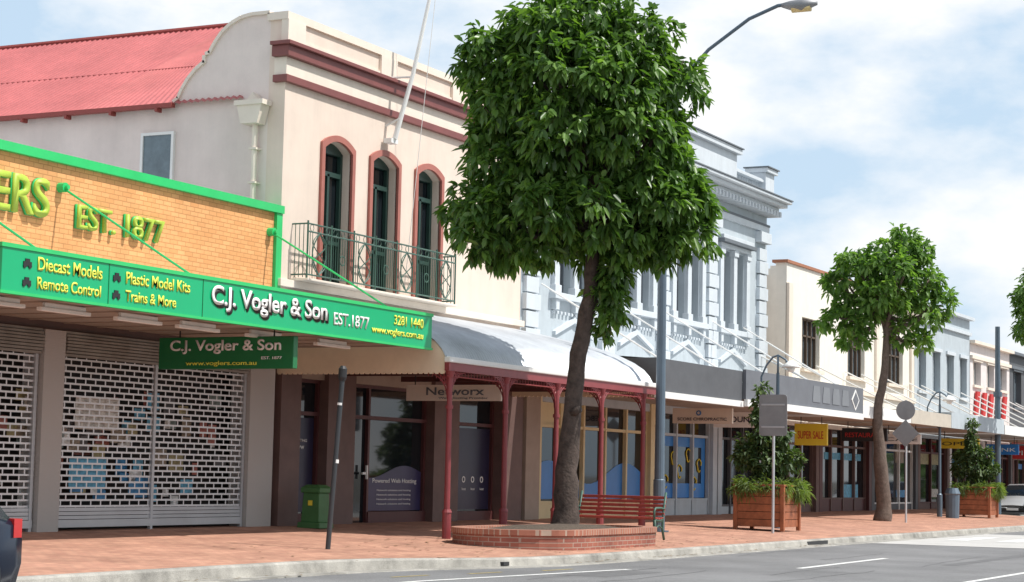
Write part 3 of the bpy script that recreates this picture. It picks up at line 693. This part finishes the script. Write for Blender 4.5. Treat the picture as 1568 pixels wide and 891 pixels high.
# ---------------------------------------------------------------- foliage
def leaves(name,blobs,n_ros,per,Ln,W,mat,seed,parent,droop=.5,reject=.8,jit=.06,out=.55,rnd=.62):
    r=np.random.default_rng(seed); bl=np.array(blobs,float); w=bl[:,3]**2; w/=w.sum()
    P=[];N=[]
    while len(P)<n_ros:
        i=r.choice(len(bl),p=w); d=r.normal(size=3); d/=np.linalg.norm(d)
        if d[2]<-.35 and r.random()<.5: continue
        rad=bl[i,3]*(r.uniform(.80,1.08) if r.random()<.85 else r.uniform(.4,.8)); p=bl[i,:3]+d*rad*np.array([1,1,.92])
        dd=np.linalg.norm(bl[:,:3]-p,axis=1)/bl[:,3]; dd[i]=9
        if dd.min()<.75 and r.random()<reject: continue
        P.append(p);N.append(d)
    P=np.repeat(np.array(P),per,0);N=np.repeat(np.array(N),per,0); n=len(P)
    tint=np.repeat(r.uniform(0,1,n_ros),per)*.6+r.uniform(0,.4,n)
    P=P+r.normal(size=(n,3))*jit
    a=N*out+r.normal(size=(n,3))*rnd; a[:,2]-=droop*r.uniform(.3,1.3,n); a/=np.linalg.norm(a,axis=1)[:,None]
    up=np.tile([0,0,1.],(n,1))+r.normal(size=(n,3))*.4+N*.5
    s=np.cross(a,up); s/=np.linalg.norm(s,axis=1)[:,None]; nn=np.cross(s,a)
    l=(Ln*r.uniform(.65,1.2,n))[:,None]; ww=(W*r.uniform(.75,1.2,n))[:,None]
    sag=np.array([0,0,-1.])
    v=np.stack([P,P+a*l*.3+s*ww*.42+nn*ww*.16,P+a*l*.68+s*ww*.46+nn*ww*.12+sag*l*.08,P+a*l+sag*l*.22,P+a*l*.68-s*ww*.46+nn*ww*.12+sag*l*.08,P+a*l*.3-s*ww*.42+nn*ww*.16],1).reshape(-1,3)
    b=(np.arange(n)*6)[:,None]; f=np.concatenate([b+np.array([0,1,2,3]),b+np.array([0,3,4,5])],1).reshape(-1,4)
    me=bpy.data.meshes.new(name); me.vertices.add(len(v)); me.vertices.foreach_set('co',v.ravel())
    me.loops.add(f.size); me.loops.foreach_set('vertex_index',f.ravel().astype(np.int32)); me.polygons.add(len(f))
    me.polygons.foreach_set('loop_start',(np.arange(len(f))*4).astype(np.int32)); me.update(calc_edges=True); me.validate()
    at=me.attributes.new('tint','FLOAT','FACE'); at.data.foreach_set('value',np.repeat(tint,2).astype(np.float32))
    me.materials.append(mat); o=bpy.data.objects.new(name,me); sc.collection.objects.link(o); o.parent=parent; return o
RV=np.array([.4519,-.8921]); DV=np.array([.8921,.4519])   # two horizontal axes of each crown
def tree(base,z0,trunk,blobs,mt_leaf,mt_bark,n,per,Ln,W,seed,droop,name='street_tree',depthcopy=True,sub=0):
    T=E(name); bx,by=base
    def wpt(a,b,z): return (bx+RV[0]*a+DV[0]*b,by+RV[1]*a+DV[1]*b,z)
    wb=[]; r=random.Random(seed)
    for a,b,z,rad in blobs:
        wb.append((*wpt(a,b,z),rad))
        if depthcopy:
            k=rad*.9; wb.append((*wpt(a*.8+r.uniform(-.2,.2),b+k*1.1,z+r.uniform(-.3,.2)),rad*.85)); wb.append((*wpt(a*.85+r.uniform(-.2,.2),b-k*.7,z+r.uniform(-.25,.15)),rad*.7))
    prim=list(wb)
    for k in range(sub):
        x,y,z,rad=r.choice(prim); d=Vector((r.gauss(0,1),r.gauss(0,1),r.gauss(.1,.8))).normalized()*rad*.88
        wb.append((x+d.x,y+d.y,z+d.z,r.uniform(.24,.40)))
    pts=[wpt(a,b,z) for a,b,z,_ in trunk]; rs=[q[3] for q in trunk]
    g=G('trunk',mt_bark,T); P=[];Q=[]
    for i in range(len(pts)-1):
        for k in range(4):
            t=k/4; P.append(tuple(pts[i][j]*(1-t)+pts[i+1][j]*t+r.uniform(-.014,.014) for j in range(3))); Q.append((rs[i]*(1-t)+rs[i+1]*t)*r.uniform(.94,1.06))
    P.append(pts[-1]);Q.append(rs[-1]); g.tube(P,Q,16)
    g.done(smooth=True)
    g=G('limbs',mt_bark,T); top=Vector(pts[-1]); st=Vector(pts[-2])
    for i,(a,b,z,rad) in enumerate(blobs):
        c=Vector(wpt(a,b,z)); s=st.lerp(top,r.random()); m_=s.lerp(c,.5)+Vector((r.uniform(-.15,.15),r.uniform(-.15,.15),-.15))
        g.tube([s,s.lerp(m_,.6),m_,m_.lerp(c,.6),c],[.085,.07,.055,.04,.02],7)
        for k in range(3):
            e=c+Vector((r.uniform(-1,1),r.uniform(-1,1),r.uniform(-.6,1))).normalized()*rad*.8; g.tube([m_,m_.lerp(e,.5)+Vector((0,0,.05)),e],[.035,.025,.01],5)
    g.done(smooth=True)
    leaves('foliage',wb,n,per,Ln,W,mt_leaf,seed,T,droop,jit=.045)
    return T
blobsA=[(-.75,0,9.9,.72),(.3,.1,10.15,.75),(1.35,0,9.8,.72),(-1.6,.1,9.25,.60),(-.4,-.2,9.05,1.05),(.9,-.1,8.9,1.1),(2.05,0,8.95,.60),
 (-1.6,0,8.3,.62),(-.25,-.2,7.9,1.1),(1.1,-.1,7.8,1.05),(1.7,.1,8.1,.5),(-1.5,0,7.3,.60),(-1.95,0,6.4,.58),(-1.85,-.1,5.85,.45),(-.9,-.1,6.4,.95),
 (-.6,-.2,5.8,.55),(.5,-.1,6.5,1.0),(1.75,0,6.9,.8),(2.3,0,6.4,.52),(2.45,0,5.9,.40),(1.45,-.1,5.85,.52),(.6,-.2,5.8,.5),(-1.2,.2,5.65,.42)]
tA=(34.95,16.39)
T=tree(tA,.1,[(-.07,0,-.05,.34),(-.02,0,.3,.26),(-.03,0,1.2,.21),(.06,0,2.4,.18),(.17,0,3.5,.165),(.37,0,4.6,.155),(.42,0,5.6,.13),(.5,0,7,.09)],blobsA,leafA,bark,2700,10,.27,.10,11,.75,sub=90)
def wA(a,b,z): return (tA[0]+RV[0]*a+DV[0]*b,tA[1]+RV[1]*a+DV[1]*b,z)
leaves('low_shoot_foliage',[(*wA(.72,-.1,4.75),.28),(*wA(.78,0,4.35),.22),(*wA(.66,0,4.0),.16),(*wA(.85,-.1,5.1),.25)],90,8,.24,.09,leafA,5,T,.8)
g=G('low_shoot',bark,T).tube([wA(.3,0,4.3),wA(.5,-.05,4.5),wA(.75,-.05,4.9)],[.04,.03,.015],6).tube([wA(.08,-.12,2.35),wA(.2,-.26,2.42)],[.10,.07],8); g.done(smooth=True)
blobsB=[(.0,0,8.3,.72),(.85,0,8.55,.5),(-.85,0,8.0,.6),(-1.5,0,7.5,.42),(1.45,0,7.7,.5),(.3,0,7.3,.75),(-.7,0,6.6,.6),(-1.5,0,6.4,.45),(1.3,0,6.6,.6),(.5,0,6.0,.4),(1.85,0,6.9,.32),(-.95,0,5.7,.42),(1.15,0,5.65,.36),(.6,0,9.0,.35),(-.2,.8,7.6,.6),(.3,-.7,7.9,.55),(-.4,-.6,7.0,.5)]
tB=(62.2,17.9)
tree(tB,-.1,[(-.05,0,-.15,.30),(0,0,.3,.25),(-.1,0,1.5,.22),(-.22,0,2.8,.17),(-.2,0,3.6,.15),(.0,0,4.6,.13),(.05,0,5.8,.1),(.05,0,7.0,.07)],blobsB,leafB,bark2,760,8,.28,.115,21,.5,depthcopy=False,sub=26)
tree((78,15.7),-.1,[(0,0,-.2,.25),(0,0,2,.18),(0,0,5,.14),(0,0,7,.08)],[(-.2,0,9.2,.8),(-1.0,0,8.4,.6),(.8,0,8.6,.9),(-.7,0,7.3,.7),(.8,0,7.3,.9),(0,.5,8.2,1)],leafA,bark,800,7,.26,.10,31,.6,name='street_tree',sub=20)
DT=E('distant_tree_mass')
bl=[]
rr=random.Random(4)
for i in range(60): x=rr.uniform(165,240); bl.append((x,rr.uniform(-8,60),rr.uniform(2,9),rr.uniform(3,5)))
leaves('canopy',bl,4200,4,1.4,.75,leafA,41,DT,.3,.5,.5)
g=G('trunks',bark,DT)
for b in bl[::2]: g.bar((b[0],b[1],-.4),(b[0],b[1],b[2]),.25,6)
g.done()

# ---------------------------------------------------------------- brick tree planter
P=E('brick_tree_planter'); cx_,cy_,hl,hw=34.35,16.3,2.85,1.28
def stad(hl,hw,n=12):
    o=[]
    for t in np.linspace(-math.pi/2,math.pi/2,n): o.append((cx_+hl-hw+hw*math.cos(t),cy_+hw*math.sin(t)))
    for t in np.linspace(math.pi/2,3*math.pi/2,n): o.append((cx_-hl+hw+hw*math.cos(t),cy_+hw*math.sin(t)))
    return o
def ring(g,o,i,z0,z1):
    n=len(o)
    for k in range(n):
        a,b,c,d=o[k],o[(k+1)%n],i[(k+1)%n],i[k]; g.prz([a,b,c,d],z0,z1)
g=G('brick_wall',planterbrick,P); ring(g,stad(hl,hw),stad(hl-.22,hw-.22),-.3,.04); g.done()
g=G('brick_coping',planterbrick2,P); ring(g,stad(hl+.03,hw+.03),stad(hl-.25,hw-.25),.042,.14); g.done()
g=G('mulch',soil,P); o=stad(hl-.23,hw-.23); n=len(o)
g.add([(x,y,.06) for x,y in o]+[(cx_+(x-cx_)*.5,cy_+(y-cy_)*.5,.17) for x,y in o]+[(cx_,cy_,.2)],[(i,(i+1)%n,(i+1)%n+n,i+n) for i in range(n)]+[(i+n,(i+1)%n+n,2*n) for i in range(n)]); g.done(smooth=True)

# ---------------------------------------------------------------- bench (across the footpath)
Bn=E('park_bench'); bx=37.95; y0,y1=15.75,17.75; zb=gz(16.6)
g=G('backrest_slats',benchred,Bn)
for k in range(5): z=zb+.50+k*.085; g.box(bx+.42+.03*k,bx+.45+.03*k,y0,y1,z,z+.062)
g.done(bevel=.008)
g=G('seat_slats',benchred,Bn)
for k in range(5): g.box(bx-.04+k*.09,bx+.03+k*.09,y0,y1,zb+.42+.008*abs(k-2),zb+.455+.008*abs(k-2))
g.done(bevel=.008)
g=G('iron_ends',iron,Bn)
for y in (y0+.03,y1-.03):
    z=zb
    g.tube([(bx-.05,y,z),(bx+.02,y,z+.2),(bx-.03,y,z+.42)],.028,8); g.tube([(bx+.5,y,z),(bx+.4,y,z+.22),(bx+.42,y,z+.45),(bx+.58,y,z+.98)],.028,8)
    g.tube([(bx-.03,y,z+.41),(bx+.2,y,z+.40),(bx+.42,y,z+.42)],.026,8); g.tube([(bx-.03,y,z+.42),(bx-.05,y,z+.6),(bx+.02,y,z+.66),(bx+.3,y,z+.66),(bx+.47,y,z+.64)],.024,8)
    g.tube([(bx+.0,y,z+.22),(bx+.2,y,z+.3),(bx+.42,y,z+.22)],.02,6)
    g.box(bx-.02,bx+.45,y-.012,y+.012,z+.36,z+.42)
g.done(smooth=True)

# ---------------------------------------------------------------- poles, lamps, signs
L1=E('street_lamp'); lx,ly=42.7,17.66; z=gz(ly)
G('pole',polegrey,L1).tube([(lx,ly,z),(lx,ly,z+1.2),(lx,ly,z+1.22),(lx,ly,8.5),(lx,ly,11.2)],[.14,.14,.12,.09,.07],14).tube([(lx,ly,z),(lx,ly,z+.03)],.24,12).done(smooth=False)
G('arm',polegrey,L1).tube([(lx,ly,9.7),(lx,ly-.4,10.5),(lx,ly-1.1,11.2),(lx,ly-2.1,11.85),(lx,ly-2.8,12.1),(lx,ly-3.15,12.12)],.045,8).tube([(lx,ly-.1,7.0),(lx+.02,ly-.75,7.05)],.03).done(smooth=True)
g=G('luminaire',signback,L1).tube([(lx,ly-2.9,12.10),(lx,ly-3.1,12.08),(lx,ly-3.4,12.06),(lx,ly-3.75,12.08)],[.05,.11,.15,.05],12); g.done(smooth=True)
G('luminaire_lens',M('amber_lens',(.7,.55,.25),.3),L1).tube([(lx,ly-3.15,11.99),(lx,ly-3.6,11.99)],.09,10).done(smooth=True)
def heritage(lx,ly,H):
    L_=E('heritage_street_lamp'); z=gz(ly)
    G('pole',polegrey,L_).tube([(lx,ly,z),(lx,ly,z+.8),(lx,ly,z+.85),(lx,ly,H)],[.10,.10,.06,.045],10).done()
    c=.36
    G('hoop',polegrey,L_).tube([(lx,ly+c+.1,H-.55),(lx,ly+c+.1,H-.1),(lx,ly+c*.9,H+.2),(lx,ly+c*.4,H+.42),(lx,ly,H+.47),(lx,ly-c*.6,H+.35),(lx,ly-c,H+.1)],.028,8).bar((lx,ly+c+.1,H-.5),(lx,ly,H-.9),.022).bar((lx,ly,H),(lx,ly,H+.47),.03).done(smooth=True)
    G('lantern',white,L_).tube([(lx,ly-c,H+.32),(lx,ly-c,H+.26),(lx,ly-c,H+.18),(lx,ly-c,H+.14)],[.05,.13,.24,.24],14).tube([(lx,ly-c,H+.14),(lx,ly-c,H+.03)],[.12,.08],12).done(smooth=True)
heritage(49.7,17.2,3.95); heritage(71.7,18.55,4.0)
L3=E('street_lamp'); G('pole',polegrey,L3).tube([(81.2,18.6,-.1),(81.2,18.6,7.6)],[.14,.10],12).tube([(81.2,18.6,4.7),(81.2,18.6,4.9)],.18,12).done()
def plate(kind,x,y,z,r,parent):
    if kind=='round': return G('round_plate',signback,parent).tube([(x-.012,y,z),(x+.012,y,z)],r,24).done()
    if kind=='diamond': return G('diamond_plate',signback,parent).prx([(y-r,z),(y,z+r),(y+r,z),(y,z-r)],x-.012,x+.012).done(bevel=.005)
s=E('traffic_sign'); sy0=16.12; G('pole',metal,s).tube([(46.3,sy0,gz(sy0)),(46.3,sy0,3.1)],.035,10).done()
rd=.08; w,h0,h1=.36,2.2,3.22
pp=[]
for (sy,sz,t0) in ((w-rd,h1-rd,0),(-w+rd,h1-rd,90),(-w+rd,h0+rd,180),(w-rd,h0+rd,270)):
    for t in range(0,91,30): pp.append((sy0+sy+rd*math.cos(R(t0+t)),sz+rd*math.sin(R(t0+t))))
G('rounded_plate',signback,s).prx(pp,46.24,46.262).done(); G('plate_brackets',metal,s).box(46.225,46.239,sy0-.3,sy0+.3,2.4,2.44).box(46.225,46.239,sy0-.3,sy0+.3,2.95,2.99).done()
s=E('traffic_sign'); G('pole',metal,s).tube([(61.9,17.1,gz(17.1)),(61.9,17.1,3.75)],.035,10).done(); plate('round',61.84,17.1,3.42,.31,s); plate('diamond',61.82,17.1,2.68,.43,s)
s=E('parking_meter_pole'); b=(27.5,17.2)
G('pole',M('dark_pole',(.035,.04,.045),.5),s).tube([(b[0],b[1],gz(17.2)),(b[0]+.1,b[1]-.12,2.62)],.042,12).done()
G('cap_unit',black,s).tube([(b[0]+.1,b[1]-.12,2.60),(b[0]+.101,b[1]-.121,2.66),(b[0]+.104,b[1]-.125,2.80),(b[0]+.105,b[1]-.126,2.85)],[.05,.07,.07,.04],12).done()
G('reflective_bands',white,s).tube([(b[0]+.082,b[1]-.098,2.20),(b[0]+.084,b[1]-.1,2.24)],.045,12).tube([(b[0]+.06,b[1]-.07,1.25),(b[0]+.062,b[1]-.072,1.31)],.045,12).done()
s=E('green_litter_bin'); bx_,by_=33.4,21.2; z=gz(21.2)
def fr4(g,x,y,z0,z1,w0,w1,rot=.0):
    vs=[]
    for zz_,w_ in ((z0,w0),(z1,w1)):
        for t in range(4): a=rot+math.pi/4+t*math.pi/2; vs.append((x+w_*math.cos(a),y+w_*math.sin(a),zz_))
    g.add(vs,[(3,2,1,0),(4,5,6,7)]+[(i,(i+1)%4,(i+1)%4+4,i+4) for i in range(4)])
bg=M('bin_green',(.05,.15,.045),.5,var=.2)
g=G('body',bg,s); fr4(g,bx_,by_,z,z+.12,.38,.36); fr4(g,bx_,by_,z+.12,z+.70,.30,.26); fr4(g,bx_,by_,z+.70,z+.80,.32,.32); fr4(g,bx_,by_,z+.80,z+.86,.32,.2); g.done(bevel=.012)
G('badge',yel,s).box(bx_-.215,bx_-.21,by_-.05,by_+.05,z+.45,z+.55).done()
def tplanter(x,y,w,h,seed):
    P=E('timber_planter_box'); z=gz(y); a=w/2
    g=G('boards',wood,P)
    for k in range(5):
        zz_=z+.1+k*(h-.16)/5; hh=(h-.16)/5-.012
        g.box(x-a,x+a,y-a,y-a+.04,zz_,zz_+hh).box(x-a,x+a,y+a-.04,y+a,zz_,zz_+hh).box(x-a,x-a+.04,y-a+.04,y+a-.04,zz_,zz_+hh).box(x+a-.04,x+a,y-a+.04,y+a-.04,zz_,zz_+hh)
    g.done(bevel=.006)
    g=G('frame',wood,P)
    for sx in (-1,1):
        for sy in (-1,1): g.box(x+sx*a-.05,x+sx*a+.05,y+sy*a-.05,y+sy*a+.05,z,z+h)
    g.box(x-a-.06,x+a+.06,y-a-.06,y-a+.06,z+h,z+h+.05).box(x-a-.06,x+a+.06,y+a-.06,y+a+.06,z+h,z+h+.05).box(x-a-.06,x-a+.06,y-a+.06,y+a-.06,z+h,z+h+.05).box(x+a-.06,x+a+.06,y-a+.06,y+a-.06,z+h,z+h+.05)
    g.done(bevel=.006)
    G('soil_fill',soil,P).box(x-a+.05,x+a-.05,y-a+.05,y+a-.05,z+.2,z+h-.05).done()
    S=E('planter_shrub'); t=z+h
    G('stems',bark,S).tube([(x,y,t-.1),(x+.03,y,t+1.2),(x,y+.15,t+2.5)],[.04,.03,.015],7).tube([(x,y,t),(x+.25,y-.3,t+.8)],[.03,.01],6).tube([(x,y,t),(x-.25,y+.3,t+.8)],[.03,.01],6).done(smooth=True)
    leaves('foliage',[(x,y,t+.75,.45),(x+.2,y-.5,t+.65,.30),(x-.1,y+.55,t+.75,.32),(x+.1,y+.65,t+1.15,.2),(x,y+.1,t+1.25,.34),(x+.05,y-.35,t+1.25,.22),(x,y+.2,t+1.7,.2),(x,y+.22,t+2.05,.17),(x,y+.15,t+2.45,.16),(x,y,t+.3,.3)],400,8,.17,.075,leafC,seed,S,.2,.7,.04)
    leaves('trailing_fern',[(x-a+.02,y+.3,t,.2),(x-a+.05,y-.2,t,.16),(x-a+.2,y-a+.1,t-.05,.2),(x+.2,y-a,t-.05,.24),(x+a-.1,y-a,t-.1,.26),(x-a,y+a-.1,t-.05,.2)],220,9,.22,.018,fern,seed+1,S,.8,.3,.04)
tplanter(47.95,16.85,1.25,1.12,61); tplanter(74.2,17.8,1.25,1.1,71)
s=E('litter_bin'); G('body',polegrey,s).tube([(71.0,17.9,-.14),(71.0,17.9,.7),(71.0,17.9,.75),(71.0,17.9,.95)],[.24,.26,.29,.2],14).done()
s=E('sandwich_board_sign'); G('panels',white,s).add([(58.4,20.6,-.04),(58.4,21.2,-.04),(58.6,21.2,.9),(58.6,20.6,.9)],[(0,1,2,3)]).add([(58.8,20.6,-.04),(58.8,21.2,-.04),(58.61,21.2,.9),(58.61,20.6,.9)],[(0,1,2,3)]).done()

# ---------------------------------------------------------------- cars
def car(loc,head,paint,name='parked_car'):
    C=E(name); mt=M('car_paint',paint,.2,.3,var=.03); 
    st=[(-2.10,.38,.60,.70,.66,.60),(-2.05,.28,.78,.86,.82,.72),(-1.9,.25,.92,.98,.86,.74),(-1.55,.22,.94,1.40,.88,.60),(-1.1,.22,.92,1.48,.88,.62),(-.3,.22,.90,1.50,.88,.64),(.25,.22,.88,1.45,.88,.62),(.95,.22,.86,.99,.88,.72),(1.5,.22,.80,.90,.86,.70),(1.95,.25,.70,.78,.80,.62),(2.1,.33,.55,.6,.7,.55)]
    vs=[];bf=[];gf_=[]
    for x,zb,zm,zt,w,tw in st:
        vs+=[(x,-w*.92,zb),(x,-w,zb+.22),(x,-w,zm-.04),(x,-w*.97,zm),(x,-tw,zt),(x,0,zt+.025),(x,tw,zt),(x,w*.97,zm),(x,w,zm-.04),(x,w,zb+.22),(x,w*.92,zb)]
    k=11
    for i in range(len(st)-1):
        for j in range(k-1):
            f=(i*k+j,i*k+j+1,(i+1)*k+j+1,(i+1)*k+j)
            glz=(j in (3,6) and 3<=i<=6) or (j in (4,5) and i in (2,6))
            (gf_ if glz else bf).append(f)
        bf.append((i*k,(i+1)*k,(i+1)*k+k-1,i*k+k-1))
    bf+= [tuple(range(k)),tuple(range((len(st)-1)*k+k-1,(len(st)-1)*k-1,-1))]
    parts=[G('body',mt,C).add(vs,bf),G('windows',glass,C).add(vs,gf_)]
    w=G('tyres',M('tyre_rubber',(.02,.02,.02),.8),C); rm=G('rims',metal,C); arc=G('arches',black,C)
    for x in (-1.3,1.3):
        for s_ in (-1,1):
            w.tube([(x,s_*.66,.33),(x,s_*.70,.33),(x,s_*.86,.33),(x,s_*.89,.33)],[.3,.33,.33,.3],24)
            for q in range(7):
                a=q*2*math.pi/7; rm.bar((x,s_*.893,.33),(x+.19*math.cos(a),s_*.893,.33+.19*math.sin(a)),.022,5)
            rm.tube([(x+.2*math.cos(t),s_*.89,.33+.2*math.sin(t)) for t in np.linspace(0,2*math.pi,20)],.02,5)
            arc.tube([(x,s_*.60,.36),(x,s_*.882,.36)],.385,24)
    tl=G('tail_lights',M('tail_light_red',(.5,.02,.02),.2),C)
    for s_ in (-1,1): tl.prz([(-2.075,s_*.58),(-2.09,s_*.66),(-2.03,s_*.83),(-1.86,s_*.872),(-1.86,s_*.60)],.76,.95)
    hl_=G('head_lights',M('head_light',(.7,.72,.74),.15),C).box(1.93,2.08,.48,.74,.56,.70).box(1.93,2.08,-.74,-.48,.56,.70)
    bp=G('bumper_trim',black,C).box(-2.13,-2.02,-.6,.6,.36,.46).box(2.06,2.13,-.5,.5,.36,.5)
    mr=G('mirrors',mt,C).box(.55,.72,.88,1.02,.88,1.0).box(.55,.72,-1.02,-.88,.88,1.0)
    np_=G('number_plate',white,C).box(2.12,2.14,-.25,.25,.40,.50).box(-2.14,-2.11,-.2,.2,.5,.6)
    pil=G('pillars',mt,C)
    for x in (-.45,): 
        for s_ in (-1,1): pil.add([(x-.05,s_*.862,.91),(x+.05,s_*.862,.91),(x+.05,s_*.645,1.49),(x-.05,s_*.645,1.49)],[(0,1,2,3)])
    parts+=[w,rm,arc,tl,hl_,bp,mr,np_,pil]
    for q in parts: o=q.done(smooth=q.n in('body','tyres')); 
    C.location=loc; C.rotation_euler=(0,0,head)
    return C
car((13.72,14.35,RZ),math.pi,(.012,.02,.04))
car((86,18.6,RZ),math.pi,(.5,.52,.54)); car((104,13.0,RZ),math.pi,(.3,.3,.32)); car((112,12.9,RZ),math.pi,(.05,.06,.1))

# ---------------------------------------------------------------- sky, sun, camera
Sd=Vector((.14,-.52,.84)).normalized(); el=math.asin(Sd.z); az=math.atan2(Sd.x,Sd.y)
W=bpy.data.worlds.new('World'); sc.world=W; W.use_nodes=True; nt=W.node_tree; L=nt.links
bg_=nt.nodes['Background']; bg_.inputs['Strength'].default_value=.12
sky=_n(nt,'ShaderNodeTexSky',sky_type='NISHITA'); sky.sun_disc=False; sky.sun_elevation=el; sky.sun_rotation=az; sky.dust_density=1.0; sky.air_density=1
tc=_n(nt,'ShaderNodeTexCoord'); mp=_n(nt,'ShaderNodeMapping'); mp.inputs['Scale'].default_value=(1,1,2.0); mp.inputs['Location'].default_value=(2.1,.6,.5)
L.new(tc.outputs['Generated'],mp.inputs[0])
no=_n(nt,'ShaderNodeTexNoise'); no.inputs['Scale'].default_value=4.2; no.inputs['Detail'].default_value=10; no.inputs['Roughness'].default_value=.55; L.new(mp.outputs[0],no.inputs['Vector'])
cr=_n(nt,'ShaderNodeValToRGB'); cr.color_ramp.elements[0].position=.40; cr.color_ramp.elements[1].position=.53; L.new(no.outputs['Fac'],cr.inputs[0])
# hazy clear sky = Nishita sky brightened by summer haze
hz=_n(nt,'ShaderNodeMix',data_type='RGBA'); hz.inputs[0].default_value=.8; L.new(sky.outputs[0],hz.inputs[6]); hz.inputs[7].default_value=(5.4,6.9,8.4,1)
sp=_n(nt,'ShaderNodeSeparateXYZ'); L.new(tc.outputs['Generated'],sp.inputs[0])
m2=_n(nt,'ShaderNodeMapRange'); m2.inputs[1].default_value=.4; m2.inputs[2].default_value=.8; m2.inputs[3].default_value=1; m2.inputs[4].default_value=.3; L.new(sp.outputs[2],m2.inputs[0])
mu=_n(nt,'ShaderNodeMath',operation='MULTIPLY'); L.new(cr.outputs[0],mu.inputs[0]); L.new(m2.outputs[0],mu.inputs[1])
m3=_n(nt,'ShaderNodeMapRange'); m3.inputs[1].default_value=.4; m3.inputs[2].default_value=.85; m3.inputs[3].default_value=.8; m3.inputs[4].default_value=.15; L.new(sp.outputs[2],m3.inputs[0]); L.new(m3.outputs[0],hz.inputs[0])
mx=_n(nt,'ShaderNodeMix',data_type='RGBA'); L.new(mu.outputs[0],mx.inputs[0]); L.new(hz.outputs[2],mx.inputs[6]); mx.inputs[7].default_value=(8.6,8.7,8.8,1)
L.new(mx.outputs[2],bg_.inputs['Color'])
sl=bpy.data.lights.new('sun','SUN'); sl.energy=5; sl.angle=R(.5); sl.color=(1,.96,.9)
so=bpy.data.objects.new('sun',sl); sc.collection.objects.link(so); so.rotation_euler=(-Sd).to_track_quat('-Z','Y').to_euler(); so.location=(20,0,60)
cd=bpy.data.cameras.new('camera'); co=bpy.data.objects.new('camera',cd); sc.collection.objects.link(co); sc.camera=co
cd.sensor_width=36; cd.lens=3004/1568*36; cd.clip_end=4000; cd.clip_start=.1
yaw,pitch,roll=R(26.863),R(5.3),R(1.226)
fw=Vector((math.cos(yaw)*math.cos(pitch),math.sin(yaw)*math.cos(pitch),math.sin(pitch))); r0=Vector((math.sin(yaw),-math.cos(yaw),0)); u0=r0.cross(fw)
c_,s_=math.cos(roll),math.sin(roll); r2=r0*c_+u0*s_; u2=r0*(-s_)+u0*c_
mw=Matrix((r2,u2,-fw)).transposed().to_4x4(); mw.translation=(0,0,1.15); co.matrix_world=mw
sc.view_settings.view_transform='Standard'; sc.view_settings.look='None'; sc.view_settings.exposure=0
